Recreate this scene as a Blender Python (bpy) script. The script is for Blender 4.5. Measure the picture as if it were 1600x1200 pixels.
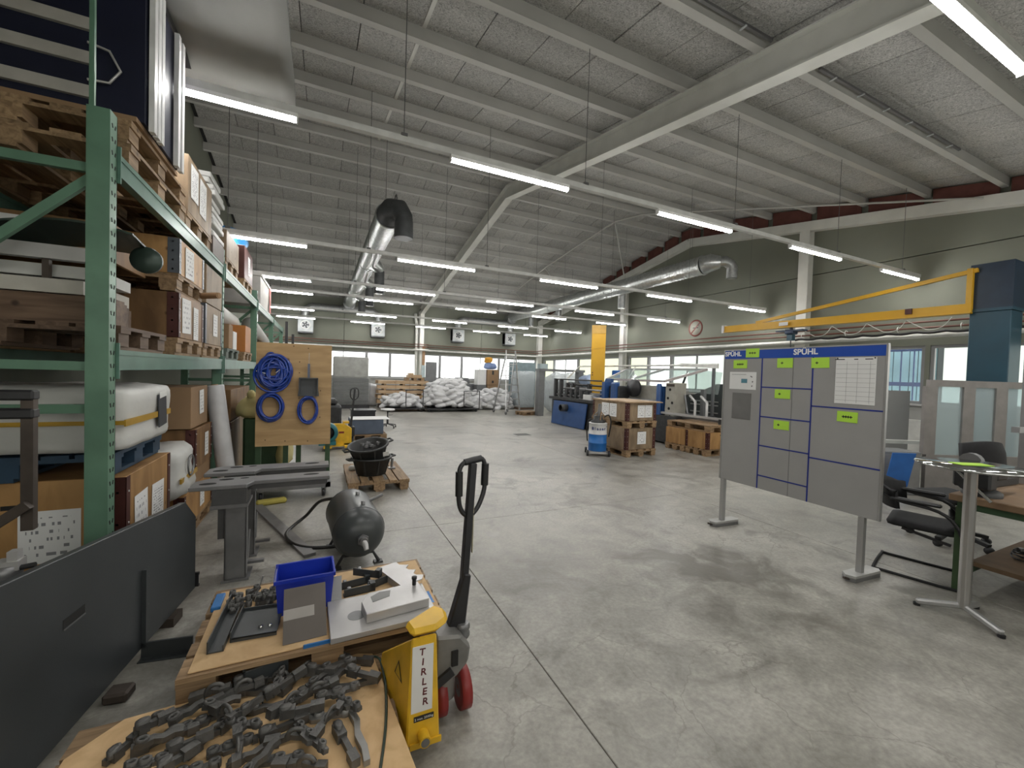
import bpy, bmesh, math, random
from mathutils import Vector, Matrix, Euler
PI = math.pi
R = math.radians
random.seed(7)
for o in list(bpy.data.objects):
    bpy.data.objects.remove(o, do_unlink=True)
SC = bpy.context.scene
COL = SC.collection

# ------------------------------------------------------------------ camera, world, exposure
CAM_H = 1.65
cam_data = bpy.data.cameras.new('camera')
cam_data.sensor_fit = 'HORIZONTAL'
cam_data.sensor_width = 36.0
cam_data.lens = 643.0 / 1600.0 * 36.0
cam_data.clip_start = 0.05
cam_data.clip_end = 300
cam = bpy.data.objects.new('camera', cam_data)
COL.objects.link(cam)
def _cam_axes():
    f = 643.0
    a = Vector(((500 - 800) / f, (575 - 600) / f, 1)).normalized()
    b = Vector(((2175 - 800) / f, (627 - 600) / f, 1))
    b = (b - a * a.dot(b)).normalized()
    c = b.cross(a)
    if c.y > 0:
        c = -c
    return b, a, c
_b, _a, _c = _cam_axes()
_right = Vector((_b.x, _a.x, _c.x)); _down = Vector((_b.y, _a.y, _c.y)); _fwd = Vector((_b.z, _a.z, _c.z))
m = Matrix.Identity(4)
for i in range(3):
    m[i][0] = _right[i]; m[i][1] = -_down[i]; m[i][2] = -_fwd[i]
m[0][3], m[1][3], m[2][3] = 0, 0, CAM_H
cam.matrix_world = m
SC.camera = cam

world = bpy.data.worlds.new('world'); SC.world = world
world.use_nodes = True
bg = world.node_tree.nodes['Background']
bg.inputs['Color'].default_value = (1.0, 0.985, 0.95, 1)
bg.inputs['Strength'].default_value = 2.6
SC.view_settings.view_transform = 'Standard'
SC.view_settings.look = 'None'
SC.view_settings.gamma = 1.0
SC.view_settings.use_curve_mapping = False
SC.view_settings.exposure = 0.5
SC.cycles.max_bounces = 8; SC.cycles.diffuse_bounces = 4; SC.cycles.adaptive_threshold = 0.02; SC.cycles.glossy_bounces = 4; SC.cycles.transparent_max_bounces = 10
SC.cycles.caustics_reflective = False; SC.cycles.caustics_refractive = False
LED_STRENGTH = 60.0

# ------------------------------------------------------------------ materials
MATS = {}
def _new(name):
    m = bpy.data.materials.new(name); m.use_nodes = True
    nt = m.node_tree
    return m, nt, nt.nodes['Principled BSDF'], nt.nodes, nt.links
def _ramp(N, stops):
    r = N.new('ShaderNodeValToRGB')
    el = r.color_ramp.elements
    while len(el) < len(stops):
        el.new(0.5)
    for e, (p, c) in zip(el, stops):
        e.position = p
        e.color = (c[0], c[1], c[2], 1) if len(c) == 3 else c
    return r
def plain(name, col, rough=0.5, metal=0.0, var=0.12, scale=6.0, bump=0.0, bscale=60.0, spec=0.5, coat=0.0):
    """painted or bare surface: slow tone variation plus fine relief"""
    if name in MATS: return MATS[name]
    m, nt, B, N, L = _new(name)
    tc = N.new('ShaderNodeTexCoord')
    no = N.new('ShaderNodeTexNoise'); no.inputs['Scale'].default_value = scale; no.inputs['Detail'].default_value = 5
    L.new(tc.outputs['Object'], no.inputs['Vector'])
    lo = tuple(max(0, c * (1 - var)) for c in col); hi = tuple(min(1, c * (1 + var)) for c in col)
    rp = _ramp(N, [(0.3, lo), (0.7, hi)])
    L.new(no.outputs['Fac'], rp.inputs['Fac']); L.new(rp.outputs['Color'], B.inputs['Base Color'])
    B.inputs['Roughness'].default_value = rough; B.inputs['Metallic'].default_value = metal
    B.inputs['Specular IOR Level'].default_value = spec
    B.inputs['Coat Weight'].default_value = coat
    if bump:
        n2 = N.new('ShaderNodeTexNoise'); n2.inputs['Scale'].default_value = bscale; n2.inputs['Detail'].default_value = 4
        L.new(tc.outputs['Object'], n2.inputs['Vector'])
        bp = N.new('ShaderNodeBump'); bp.inputs['Strength'].default_value = bump; bp.inputs['Distance'].default_value = 0.01
        L.new(n2.outputs['Fac'], bp.inputs['Height']); L.new(bp.outputs['Normal'], B.inputs['Normal'])
    MATS[name] = m
    return m
def wood(name, light, dark, scale=(1.2, 14, 14), rough=0.65, knots=True):
    if name in MATS: return MATS[name]
    m, nt, B, N, L = _new(name)
    tc = N.new('ShaderNodeTexCoord'); mp = N.new('ShaderNodeMapping'); mp.inputs['Scale'].default_value = scale
    oi = N.new('ShaderNodeObjectInfo')
    av = N.new('ShaderNodeVectorMath'); av.operation = 'ADD'
    sc = N.new('ShaderNodeVectorMath'); sc.operation = 'SCALE'; sc.inputs['Scale'].default_value = 37.0
    cb = N.new('ShaderNodeCombineXYZ')
    L.new(oi.outputs['Random'], cb.inputs[0]); L.new(oi.outputs['Random'], cb.inputs[1]); L.new(cb.outputs[0], sc.inputs[0])
    L.new(tc.outputs['Object'], mp.inputs['Vector']); L.new(mp.outputs['Vector'], av.inputs[0]); L.new(sc.outputs[0], av.inputs[1])
    n1 = N.new('ShaderNodeTexNoise'); n1.inputs['Scale'].default_value = 2.0; n1.inputs['Detail'].default_value = 8; n1.inputs['Distortion'].default_value = 0.7
    L.new(av.outputs[0], n1.inputs['Vector'])
    rp = _ramp(N, [(0.36, dark), (0.64, light)])
    L.new(n1.outputs['Fac'], rp.inputs['Fac'])
    hv = N.new('ShaderNodeHueSaturation'); mr = N.new('ShaderNodeMapRange')
    mr.inputs['To Min'].default_value = 0.78; mr.inputs['To Max'].default_value = 1.15
    L.new(oi.outputs['Random'], mr.inputs['Value']); L.new(mr.outputs['Result'], hv.inputs['Value']); L.new(rp.outputs['Color'], hv.inputs['Color'])
    last = hv.outputs['Color']
    if knots:
        vo = N.new('ShaderNodeTexVoronoi'); vo.inputs['Scale'].default_value = 4.2
        L.new(tc.outputs['Object'], vo.inputs['Vector'])
        kr = _ramp(N, [(0.05, (1, 1, 1)), (0.10, (0, 0, 0))])
        L.new(vo.outputs['Distance'], kr.inputs['Fac'])
        mx = N.new('ShaderNodeMix'); mx.data_type = 'RGBA'
        mx.inputs[7].default_value = (dark[0] * .45, dark[1] * .4, dark[2] * .35, 1)
        L.new(kr.outputs['Color'], mx.inputs[0]); L.new(last, mx.inputs[6]); last = mx.outputs[2]
    L.new(last, B.inputs['Base Color'])
    B.inputs['Roughness'].default_value = rough
    bp = N.new('ShaderNodeBump'); bp.inputs['Strength'].default_value = 0.15; bp.inputs['Distance'].default_value = 0.004
    L.new(n1.outputs['Fac'], bp.inputs['Height']); L.new(bp.outputs['Normal'], B.inputs['Normal'])
    MATS[name] = m
    return m
def emit(name, col, strength):
    if name in MATS: return MATS[name]
    m, nt, B, N, L = _new(name)
    B.inputs['Base Color'].default_value = (*col, 1)
    B.inputs['Emission Color'].default_value = (*col, 1); B.inputs['Emission Strength'].default_value = strength
    MATS[name] = m
    return m
def glassy(name, tint, alpha_mix=0.9, rough=0.05):
    """thin pane or film: mostly see-through with a glossy skin"""
    if name in MATS: return MATS[name]
    m, nt, B, N, L = _new(name)
    out = N['Material Output']
    tr = N.new('ShaderNodeBsdfTransparent'); tr.inputs['Color'].default_value = (*tint, 1)
    B.inputs['Base Color'].default_value = (*tint, 1); B.inputs['Roughness'].default_value = rough
    mx = N.new('ShaderNodeMixShader'); mx.inputs[0].default_value = 1 - alpha_mix
    L.new(tr.outputs[0], mx.inputs[1]); L.new(B.outputs[0], mx.inputs[2]); L.new(mx.outputs[0], out.inputs['Surface'])
    MATS[name] = m
    return m
def floor_mat():
    m, nt, B, N, L = _new('concrete_floor')
    tc = N.new('ShaderNodeTexCoord')
    geo = N.new('ShaderNodeNewGeometry')
    P = geo.outputs['Position']
    def noise(s, d=6, dist=0.0, rough=0.55):
        n = N.new('ShaderNodeTexNoise'); n.inputs['Scale'].default_value = s; n.inputs['Detail'].default_value = d
        n.inputs['Distortion'].default_value = dist; n.inputs['Roughness'].default_value = rough
        L.new(P, n.inputs['Vector']); return n
    big = noise(0.55, 5, 0.6); mid = noise(3.4, 9, 0.8, 0.68); fine = noise(38, 4)
    r1 = _ramp(N, [(0.32, (0.155, 0.148, 0.13)), (0.46, (0.275, 0.264, 0.236)), (0.62, (0.42, 0.405, 0.365))])
    add = N.new('ShaderNodeMath'); add.operation = 'MULTIPLY_ADD'; add.inputs[1].default_value = 0.55
    sub = N.new('ShaderNodeMath'); sub.operation = 'MULTIPLY'; sub.inputs[1].default_value = 0.45
    L.new(big.outputs['Fac'], sub.inputs[0])
    L.new(mid.outputs['Fac'], add.inputs[0]); L.new(sub.outputs[0], add.inputs[2])
    L.new(add.outputs[0], r1.inputs['Fac'])
    # fine speckle
    r2 = _ramp(N, [(0.3, (0.82, 0.82, 0.82)), (0.7, (1.1, 1.1, 1.1))])
    L.new(fine.outputs['Fac'], r2.inputs['Fac'])
    mu = N.new('ShaderNodeMix'); mu.data_type = 'RGBA'; mu.blend_type = 'MULTIPLY'; mu.inputs[0].default_value = 1
    L.new(r1.outputs['Color'], mu.inputs[6]); L.new(r2.outputs['Color'], mu.inputs[7])
    # hairline cracks
    dn = noise(1.6, 6, 0.0)
    vm = N.new('ShaderNodeVectorMath'); vm.operation = 'SCALE'; vm.inputs['Scale'].default_value = 0.8
    va = N.new('ShaderNodeVectorMath'); va.operation = 'ADD'
    L.new(dn.outputs['Color'], vm.inputs[0]); L.new(P, va.inputs[0]); L.new(vm.outputs[0], va.inputs[1])
    vo = N.new('ShaderNodeTexVoronoi'); vo.feature = 'DISTANCE_TO_EDGE'; vo.inputs['Scale'].default_value = 1.6
    L.new(va.outputs[0], vo.inputs['Vector'])
    cr = _ramp(N, [(0.0, (1, 1, 1)), (0.012, (0, 0, 0))])
    L.new(vo.outputs['Distance'], cr.inputs['Fac'])
    gate = noise(0.5, 2); gr = _ramp(N, [(0.42, (0, 0, 0)), (0.55, (0.6, 0.6, 0.6))]); L.new(gate.outputs['Fac'], gr.inputs['Fac'])
    gm = N.new('ShaderNodeMath'); gm.operation = 'MULTIPLY'; L.new(cr.outputs['Color'], gm.inputs[0]); L.new(gr.outputs['Color'], gm.inputs[1])
    mx = N.new('ShaderNodeMix'); mx.data_type = 'RGBA'; mx.inputs[7].default_value = (0.15, 0.14, 0.12, 1)
    L.new(gm.outputs[0], mx.inputs[0]); L.new(mu.outputs[2], mx.inputs[6])
    # dark oil and tyre stains
    st = noise(1.05, 5, 1.6, 0.6); sr = _ramp(N, [(0.54, (0, 0, 0)), (0.70, (0.66, 0.66, 0.66))]); L.new(st.outputs['Fac'], sr.inputs['Fac'])
    ms = N.new('ShaderNodeMix'); ms.data_type = 'RGBA'; ms.inputs[7].default_value = (0.10, 0.093, 0.08, 1)
    L.new(sr.outputs['Color'], ms.inputs[0]); L.new(mx.outputs[2], ms.inputs[6])
    # one large old oil stain on the open floor left of the pin board
    sv = N.new('ShaderNodeVectorMath'); sv.operation = 'SUBTRACT'; sv.inputs[1].default_value = (3.15, 2.35, 0)
    L.new(P, sv.inputs[0])
    sl = N.new('ShaderNodeVectorMath'); sl.operation = 'LENGTH'; L.new(sv.outputs[0], sl.inputs[0])
    sg = N.new('ShaderNodeMapRange'); sg.inputs['From Min'].default_value = 0.2; sg.inputs['From Max'].default_value = 1.35; sg.inputs['To Min'].default_value = 0.62; sg.inputs['To Max'].default_value = 0.30
    L.new(sl.outputs['Value'], sg.inputs['Value'])
    sn = noise(1.9, 6, 0.7, 0.6)
    sa = N.new('ShaderNodeMath'); sa.operation = 'MULTIPLY'; L.new(sn.outputs['Fac'], sa.inputs[0]); L.new(sg.outputs['Result'], sa.inputs[1])
    sq = _ramp(N, [(0.235, (0, 0, 0)), (0.31, (0.78, 0.78, 0.78))]); L.new(sa.outputs[0], sq.inputs['Fac'])
    mo = N.new('ShaderNodeMix'); mo.data_type = 'RGBA'; mo.inputs[7].default_value = (0.115, 0.105, 0.09, 1)
    L.new(sq.outputs['Color'], mo.inputs[0]); L.new(ms.outputs[2], mo.inputs[6])
    L.new(mo.outputs[2], B.inputs['Base Color'])
    rr = _ramp(N, [(0.3, (0.28, 0.28, 0.28)), (0.7, (0.52, 0.52, 0.52))]); L.new(mid.outputs['Fac'], rr.inputs['Fac'])
    L.new(rr.outputs['Color'], B.inputs['Roughness'])
    bp = N.new('ShaderNodeBump'); bp.inputs['Strength'].default_value = 0.12; bp.inputs['Distance'].default_value = 0.006
    L.new(fine.outputs['Fac'], bp.inputs['Height']); L.new(bp.outputs['Normal'], B.inputs['Normal'])
    MATS['concrete_floor'] = m
    return m
def woodwool_mat():
    m, nt, B, N, L = _new('wood_wool_board')
    geo = N.new('ShaderNodeNewGeometry'); oi = N.new('ShaderNodeObjectInfo')
    n = N.new('ShaderNodeTexNoise'); n.inputs['Scale'].default_value = 22; n.inputs['Detail'].default_value = 6; n.inputs['Distortion'].default_value = 2.5; n.inputs['Roughness'].default_value = 0.7
    L.new(geo.outputs['Position'], n.inputs['Vector'])
    r = _ramp(N, [(0.36, (0.21, 0.208, 0.20)), (0.50, (0.42, 0.416, 0.40)), (0.64, (0.58, 0.575, 0.555))])
    L.new(n.outputs['Fac'], r.inputs['Fac'])
    hv = N.new('ShaderNodeHueSaturation'); mr = N.new('ShaderNodeMapRange'); mr.inputs['To Min'].default_value = 0.9; mr.inputs['To Max'].default_value = 1.1
    L.new(oi.outputs['Random'], mr.inputs['Value']); L.new(mr.outputs['Result'], hv.inputs['Value']); L.new(r.outputs['Color'], hv.inputs['Color'])
    L.new(hv.outputs['Color'], B.inputs['Base Color']); B.inputs['Roughness'].default_value = 0.95
    bp = N.new('ShaderNodeBump'); bp.inputs['Strength'].default_value = 0.6; bp.inputs['Distance'].default_value = 0.01
    L.new(n.outputs['Fac'], bp.inputs['Height']); L.new(bp.outputs['Normal'], B.inputs['Normal'])
    MATS['wood_wool_board'] = m
    return m
def galv(name, base=(0.55, 0.57, 0.57), rough=0.32):
    if name in MATS: return MATS[name]
    m, nt, B, N, L = _new(name)
    tc = N.new('ShaderNodeTexCoord')
    vo = N.new('ShaderNodeTexVoronoi'); vo.inputs['Scale'].default_value = 18
    L.new(tc.outputs['Object'], vo.inputs['Vector'])
    r = _ramp(N, [(0.0, tuple(c * .8 for c in base)), (1.0, tuple(min(1, c * 1.15) for c in base))])
    L.new(vo.outputs['Color'], r.inputs['Fac']); L.new(r.outputs['Color'], B.inputs['Base Color'])
    B.inputs['Metallic'].default_value = 0.9; B.inputs['Roughness'].default_value = rough
    MATS[name] = m
    return m
def film(name, tint=(0.8, 0.82, 0.82), mixv=0.55):
    """crinkled stretch film over goods"""
    if name in MATS: return MATS[name]
    m, nt, B, N, L = _new(name)
    out = N['Material Output']
    tc = N.new('ShaderNodeTexCoord')
    n = N.new('ShaderNodeTexNoise'); n.inputs['Scale'].default_value = 7; n.inputs['Detail'].default_value = 8; n.inputs['Distortion'].default_value = 1.5
    L.new(tc.outputs['Object'], n.inputs['Vector'])
    bp = N.new('ShaderNodeBump'); bp.inputs['Strength'].default_value = 1.0; bp.inputs['Distance'].default_value = 0.06
    L.new(n.outputs['Fac'], bp.inputs['Height']); L.new(bp.outputs['Normal'], B.inputs['Normal'])
    B.inputs['Base Color'].default_value = (*tint, 1); B.inputs['Roughness'].default_value = 0.18
    tr = N.new('ShaderNodeBsdfTransparent')
    mx = N.new('ShaderNodeMixShader'); mx.inputs[0].default_value = mixv
    L.new(tr.outputs[0], mx.inputs[1]); L.new(B.outputs[0], mx.inputs[2]); L.new(mx.outputs[0], out.inputs['Surface'])
    MATS[name] = m
    return m
def sheet_print(name, rows=9, ink=(0.25, 0.25, 0.27), paper=(0.80, 0.80, 0.80), dens=0.5, ax='X'):
    """printed paper: rows of short dashes in object XZ space (flat print)"""
    if name in MATS: return MATS[name]
    m, nt, B, N, L = _new(name)
    tc = N.new('ShaderNodeTexCoord')
    mp = N.new('ShaderNodeMapping'); mp.inputs['Scale'].default_value = (26, 1, 1)
    L.new(tc.outputs['Generated'], mp.inputs['Vector'])
    sx = N.new('ShaderNodeSeparateXYZ'); L.new(tc.outputs['Generated'], sx.inputs[0])
    mul = N.new('ShaderNodeMath'); mul.operation = 'MULTIPLY'; mul.inputs[1].default_value = rows; L.new(sx.outputs['Z'], mul.inputs[0])
    fr = N.new('ShaderNodeMath'); fr.operation = 'FRACT'; L.new(mul.outputs[0], fr.inputs[0])
    g1 = N.new('ShaderNodeMath'); g1.operation = 'LESS_THAN'; g1.inputs[1].default_value = 0.42; L.new(fr.outputs[0], g1.inputs[0])
    fl = N.new('ShaderNodeMath'); fl.operation = 'FLOOR'; L.new(mul.outputs[0], fl.inputs[0])
    mxx = N.new('ShaderNodeMath'); mxx.operation = 'ADD'; mxx.inputs[1].default_value = 0.0; L.new(sx.outputs[ax], mxx.inputs[0])
    cx = N.new('ShaderNodeCombineXYZ')
    m26 = N.new('ShaderNodeMath'); m26.operation = 'MULTIPLY'; m26.inputs[1].default_value = 14; L.new(mxx.outputs[0], m26.inputs[0])
    L.new(m26.outputs[0], cx.inputs[0]); L.new(fl.outputs[0], cx.inputs[1])
    wn = N.new('ShaderNodeTexNoise'); wn.inputs['Scale'].default_value = 1.3; wn.inputs['Detail'].default_value = 0
    L.new(cx.outputs[0], wn.inputs['Vector'])
    g2 = N.new('ShaderNodeMath'); g2.operation = 'GREATER_THAN'; g2.inputs[1].default_value = 1 - dens; L.new(wn.outputs['Fac'], g2.inputs[0])
    # margins
    def between(sock, a, b):
        x1 = N.new('ShaderNodeMath'); x1.operation = 'GREATER_THAN'; x1.inputs[1].default_value = a; L.new(sock, x1.inputs[0])
        x2 = N.new('ShaderNodeMath'); x2.operation = 'LESS_THAN'; x2.inputs[1].default_value = b; L.new(sock, x2.inputs[0])
        x3 = N.new('ShaderNodeMath'); x3.operation = 'MULTIPLY'; L.new(x1.outputs[0], x3.inputs[0]); L.new(x2.outputs[0], x3.inputs[1]); return x3.outputs[0]
    a = between(sx.outputs['Z'], 0.12, 0.88); b = between(mxx.outputs[0], 0.1, 0.9)
    p = None
    for s in (g1.outputs[0], g2.outputs[0], a, b):
        if p is None: p = s; continue
        q = N.new('ShaderNodeMath'); q.operation = 'MULTIPLY'; L.new(p, q.inputs[0]); L.new(s, q.inputs[1]); p = q.outputs[0]
    mx = N.new('ShaderNodeMix'); mx.data_type = 'RGBA'; mx.inputs[6].default_value = (*paper, 1); mx.inputs[7].default_value = (*ink, 1)
    L.new(p, mx.inputs[0]); L.new(mx.outputs[2], B.inputs['Base Color']); B.inputs['Roughness'].default_value = 0.7
    MATS[name] = m
    return m

# ------------------------------------------------------------------ mesh builder
class MB:
    def __init__(s): s.v = []; s.f = []; s.sm = []
    def _add(s, vs, fs, smooth=False):
        k = len(s.v); s.v += [tuple(v) for v in vs]; s.f += [tuple(i + k for i in f) for f in fs]; s.sm += [smooth] * len(fs); return s
    def box(s, c, d, rot=None):
        x, y, z = d[0] / 2, d[1] / 2, d[2] / 2
        vs = [Vector((sx * x, sy * y, sz * z)) for sx in (-1, 1) for sy in (-1, 1) for sz in (-1, 1)]
        if rot is not None:
            M = Euler(rot).to_matrix(); vs = [M @ v for v in vs]
        c = Vector(c); vs = [v + c for v in vs]
        return s._add(vs, [(0, 1, 3, 2), (4, 6, 7, 5), (0, 4, 5, 1), (2, 3, 7, 6), (0, 2, 6, 4), (1, 5, 7, 3)])
    def bx(s, x0, x1, y0, y1, z0, z1):
        return s.box(((x0 + x1) / 2, (y0 + y1) / 2, (z0 + z1) / 2), (abs(x1 - x0), abs(y1 - y0), abs(z1 - z0)))
    def bar(s, p0, p1, w, h, up=(0, 0, 1)):
        p0, p1 = Vector(p0), Vector(p1); t = (p1 - p0)
        u = Vector(up); a = t.cross(u)
        if a.length < 1e-6: a = t.cross(Vector((1, 0, 0)))
        a.normalize(); b = a.cross(t).normalized()
        vs = [p + a * sx * w / 2 + b * sz * h / 2 for p in (p0, p1) for sx, sz in ((-1, -1), (1, -1), (1, 1), (-1, 1))]
        return s._add(vs, [(3, 2, 1, 0), (4, 5, 6, 7), (0, 1, 5, 4), (1, 2, 6, 5), (2, 3, 7, 6), (3, 0, 4, 7)])
    def tube(s, pts, r, n=8, closed=False, caps=True):
        pts = [Vector(p) for p in pts]; rs = r if isinstance(r, (list, tuple)) else [r] * len(pts)
        L = len(pts); vs = []; ref = None
        for i, p in enumerate(pts):
            if closed: t = pts[(i + 1) % L] - pts[i - 1]
            else: t = pts[min(i + 1, L - 1)] - pts[max(i - 1, 0)]
            t.normalize()
            if ref is None:
                ref = t.cross(Vector((0, 0, 1)))
                if ref.length < 1e-3: ref = t.cross(Vector((0, 1, 0)))
                ref.normalize()
            a = (ref - t * ref.dot(t))
            if a.length < 1e-4: a = t.orthogonal()
            a.normalize(); ref = a; b = t.cross(a)
            for k in range(n):
                an = 2 * PI * k / n; vs.append(p + (a * math.cos(an) + b * math.sin(an)) * rs[i])
        fs = []
        for i in range(L if closed else L - 1):
            j = (i + 1) % L
            for k in range(n):
                k2 = (k + 1) % n; fs.append((i * n + k, i * n + k2, j * n + k2, j * n + k))
        s._add(vs, fs, True)
        if caps and not closed:
            s._add(vs[:n], [tuple(range(n))[::-1]]); s._add(vs[-n:], [tuple(range(n))])
        return s
    def cyl(s, p0, p1, r, n=16, r1=None):
        return s.tube([p0, p1], [r, r if r1 is None else r1], n)
    def lathe(s, prof, c=(0, 0, 0), n=24, axis='z', cap=True):
        vs = []
        for (r, z) in prof:
            for k in range(n):
                a = 2 * PI * k / n; x, y = r * math.cos(a), r * math.sin(a)
                v = {'z': (x, y, z), 'x': (z, x, y), 'y': (y, z, x)}[axis]
                vs.append((v[0] + c[0], v[1] + c[1], v[2] + c[2]))
        fs = []
        for i in range(len(prof) - 1):
            for k in range(n):
                k2 = (k + 1) % n; fs.append((i * n + k, i * n + k2, (i + 1) * n + k2, (i + 1) * n + k))
        s._add(vs, fs, True)
        if cap:
            if prof[0][0] > 1e-4: s._add(vs[:n], [tuple(range(n))[::-1]])
            if prof[-1][0] > 1e-4: s._add(vs[-n:], [tuple(range(n))])
        return s
    def prism(s, poly, t, plane='xz', off=0.0):
        """extrude a polygon; plane xz -> thickness along y, xy -> z, yz -> x"""
        n = len(poly); vs = []
        for o_ in (off - t / 2, off + t / 2):
            for (a, b) in poly:
                vs.append({'xz': (a, o_, b), 'xy': (a, b, o_), 'yz': (o_, a, b)}[plane])
        fs = [tuple(range(n)), tuple(range(2 * n - 1, n - 1, -1))] + [(i, i + n, (i + 1) % n + n, (i + 1) % n) for i in range(n)]
        return s._add(vs, fs)
    def quad(s, a, b, c, d):
        return s._add([a, b, c, d], [(0, 1, 2, 3)])
    def xf(s, M):
        s.v = [tuple(M @ Vector(v)) for v in s.v]; return s
    def mesh(s, name, mat, bevel=0.0):
        me = bpy.data.meshes.new(name); me.from_pydata(s.v, [], s.f)
        bm = bmesh.new(); bm.from_mesh(me)
        for p, q in zip(bm.faces, s.sm): p.smooth = q
        bmesh.ops.recalc_face_normals(bm, faces=bm.faces[:])
        if bevel:
            ed = [e for e in bm.edges if len(e.link_faces) == 2 and e.calc_face_angle(0) > 0.6]
            bmesh.ops.bevel(bm, geom=ed, offset=bevel, segments=1, affect='EDGES', clamp_overlap=True)
        bm.to_mesh(me); bm.free()
        if mat is not None: me.materials.append(mat)
        return me
    def build(s, name, mat, parent=None, loc=(0, 0, 0), rot=(0, 0, 0), bevel=0.0):
        return obj(name, s.mesh(name, mat, bevel), parent, loc, rot)
def obj(name, me, parent=None, loc=(0, 0, 0), rot=(0, 0, 0), scale=None):
    o = bpy.data.objects.new(name, me); COL.objects.link(o)
    o.location = loc; o.rotation_euler = rot
    if scale: o.scale = scale
    if parent is not None: o.parent = parent
    return o
def tag(o, label, cat, group=None, kind=None):
    if label: o['label'] = label
    if cat: o['category'] = cat
    if group: o['group'] = group
    if kind: o['kind'] = kind
    return o
def thing(name, label, cat, loc=(0, 0, 0), rotz=0.0, group=None, rot=None):
    o = bpy.data.objects.new(name, None); COL.objects.link(o)
    o.empty_display_size = 0.1
    o.location = loc; o.rotation_euler = rot if rot else (0, 0, rotz)
    return tag(o, label, cat, group)
def struct(o):
    o['kind'] = 'structure'; return o
def copy_tree(o, parent=None):
    c = o.copy(); COL.objects.link(c); c.parent = parent
    for ch in list(o.children): copy_tree(ch, c)
    return c
def dup(o, loc, rotz=0.0, label=None, group=None, rot=None):
    c = copy_tree(o); c.location = loc; c.rotation_euler = rot if rot else (0, 0, rotz)
    if label: c['label'] = label
    if group: c['group'] = group
    return c
def text_mesh(txt, size, mat, name='lettering', parent=None, loc=(0, 0, 0), rot=(0, 0, 0), ext=0.001, align='CENTER', bold=0.0, xscale=1.0):
    cu = bpy.data.curves.new(name, 'FONT'); cu.body = txt; cu.size = size; cu.extrude = ext; cu.offset = bold
    cu.align_x = align; cu.align_y = 'CENTER'; cu.resolution_u = 3
    t = bpy.data.objects.new(name, cu); COL.objects.link(t)
    dg = bpy.context.evaluated_depsgraph_get()
    me = bpy.data.meshes.new_from_object(t.evaluated_get(dg))
    bpy.data.objects.remove(t, do_unlink=True); bpy.data.curves.remove(cu)
    me.materials.clear(); me.materials.append(mat)
    return obj(name, me, parent, loc, rot, (xscale, 1, 1))
def arc(c, r, a0, a1, n, plane='xz'):
    out = []
    for i in range(n + 1):
        a = a0 + (a1 - a0) * i / n; u, w = r * math.cos(a), r * math.sin(a)
        out.append({'xz': (c[0] + u, c[1], c[2] + w), 'xy': (c[0] + u, c[1] + w, c[2]), 'yz': (c[0], c[1] + u, c[2] + w)}[plane])
    return out
def ordinal(i): return ['first', 'second', 'third', 'fourth', 'fifth', 'sixth', 'seventh', 'eighth', 'ninth', 'tenth'][i]
# ------------------------------------------------------------------ the hall
X0, X1, Y0, Y1 = -2.5, 11.55, -0.8, 21.0
YR, ZC, SL = 10.4, 6.95, 0.188
def zc(y, top=ZC, s=SL): return top - s * abs(y - YR)
M_FLOOR = floor_mat(); M_WW = woodwool_mat()
M_WALL = plain('olive_wall_panel', (0.175, 0.183, 0.147), 0.75, 0, 0.06, 1.2, 0.05, 40)
M_WALLLOW = plain('grey_lower_wall', (0.36, 0.36, 0.34), 0.8, 0, 0.1, 2.0)
M_STEELW = plain('cream_white_steel', (0.62, 0.62, 0.58), 0.55, 0, 0.06, 3.0)
M_PURLIN = plain('pale_grey_purlin', (0.46, 0.455, 0.43), 0.6, 0, 0.06, 2.0)
M_DARKGAP = plain('dark_joint', (0.03, 0.03, 0.03), 0.9)
M_PRIMER = plain('red_brown_primer', (0.13, 0.045, 0.035), 0.8, 0, 0.2, 4)
M_FRAME = plain('grey_window_frame', (0.23, 0.235, 0.24), 0.5, 0, 0.05)
M_CLEAR = glassy('clear_window_glass', (0.96, 0.98, 0.98), 0.93, 0.02)
M_TINT = glassy('yellow_green_sun_film', (0.575, 0.59, 0.52), 0.94, 0.1)
M_TINT2 = glassy('pale_green_sun_film', (0.56, 0.59, 0.57), 0.94, 0.1)
M_REDPIPE = plain('red_brown_pipe_paint', (0.14, 0.055, 0.04), 0.5)
M_WPIPE = plain('white_pipe', (0.66, 0.66, 0.63), 0.45)
M_GALV = galv('galvanised_spiral_duct')
M_DUCTDARK = plain('dark_grey_flex_hose', (0.055, 0.058, 0.06), 0.55, 0.2, 0.2, 10)
M_GREYBOX = plain('light_grey_heater_casing', (0.42, 0.44, 0.45), 0.5)
M_WIRE = plain('thin_steel_wire', (0.10, 0.10, 0.10), 0.5)
M_FILLTINT = glassy('fill_window_tint', (0.80, 0.80, 0.78), 0.94, 0.1)  # tint for the added near windows, dims the fill daylight they let in
M_OUT = plain('pale_gravel', (0.55, 0.56, 0.52), 0.9, 0, 0.1, 3)

# floor: slabs with open joints on a dark bed
fb = MB().bx(X0, X1, Y0, Y1, -0.20, -0.014).build('floor', plain('joint_filler', (.10, .095, .085), .8)); struct(fb)
g_ = 0
xs = [X0, 1.17, 4.75, 8.35, X1]; ys = [Y0, 4.30, 6.97, 12.3, Y1]
for i in range(len(xs) - 1):
    for j in range(len(ys) - 1):
        g = 0.0025
        MB().bx(xs[i] + g, xs[i + 1] - g, ys[j] + g * .6, ys[j + 1] - g * .6, -0.014, 0.0).build('floor_slab', M_FLOOR, fb, bevel=0.003)
# drain cover let into the floor (far middle)
MB().box((5.05, 10.05, -0.0005), (0.42, 0.34, 0.005)).build('drain_cover', plain('cast_drain', (0.07, 0.07, 0.065), 0.6), fb, rot=(0, 0, 0))

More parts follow.
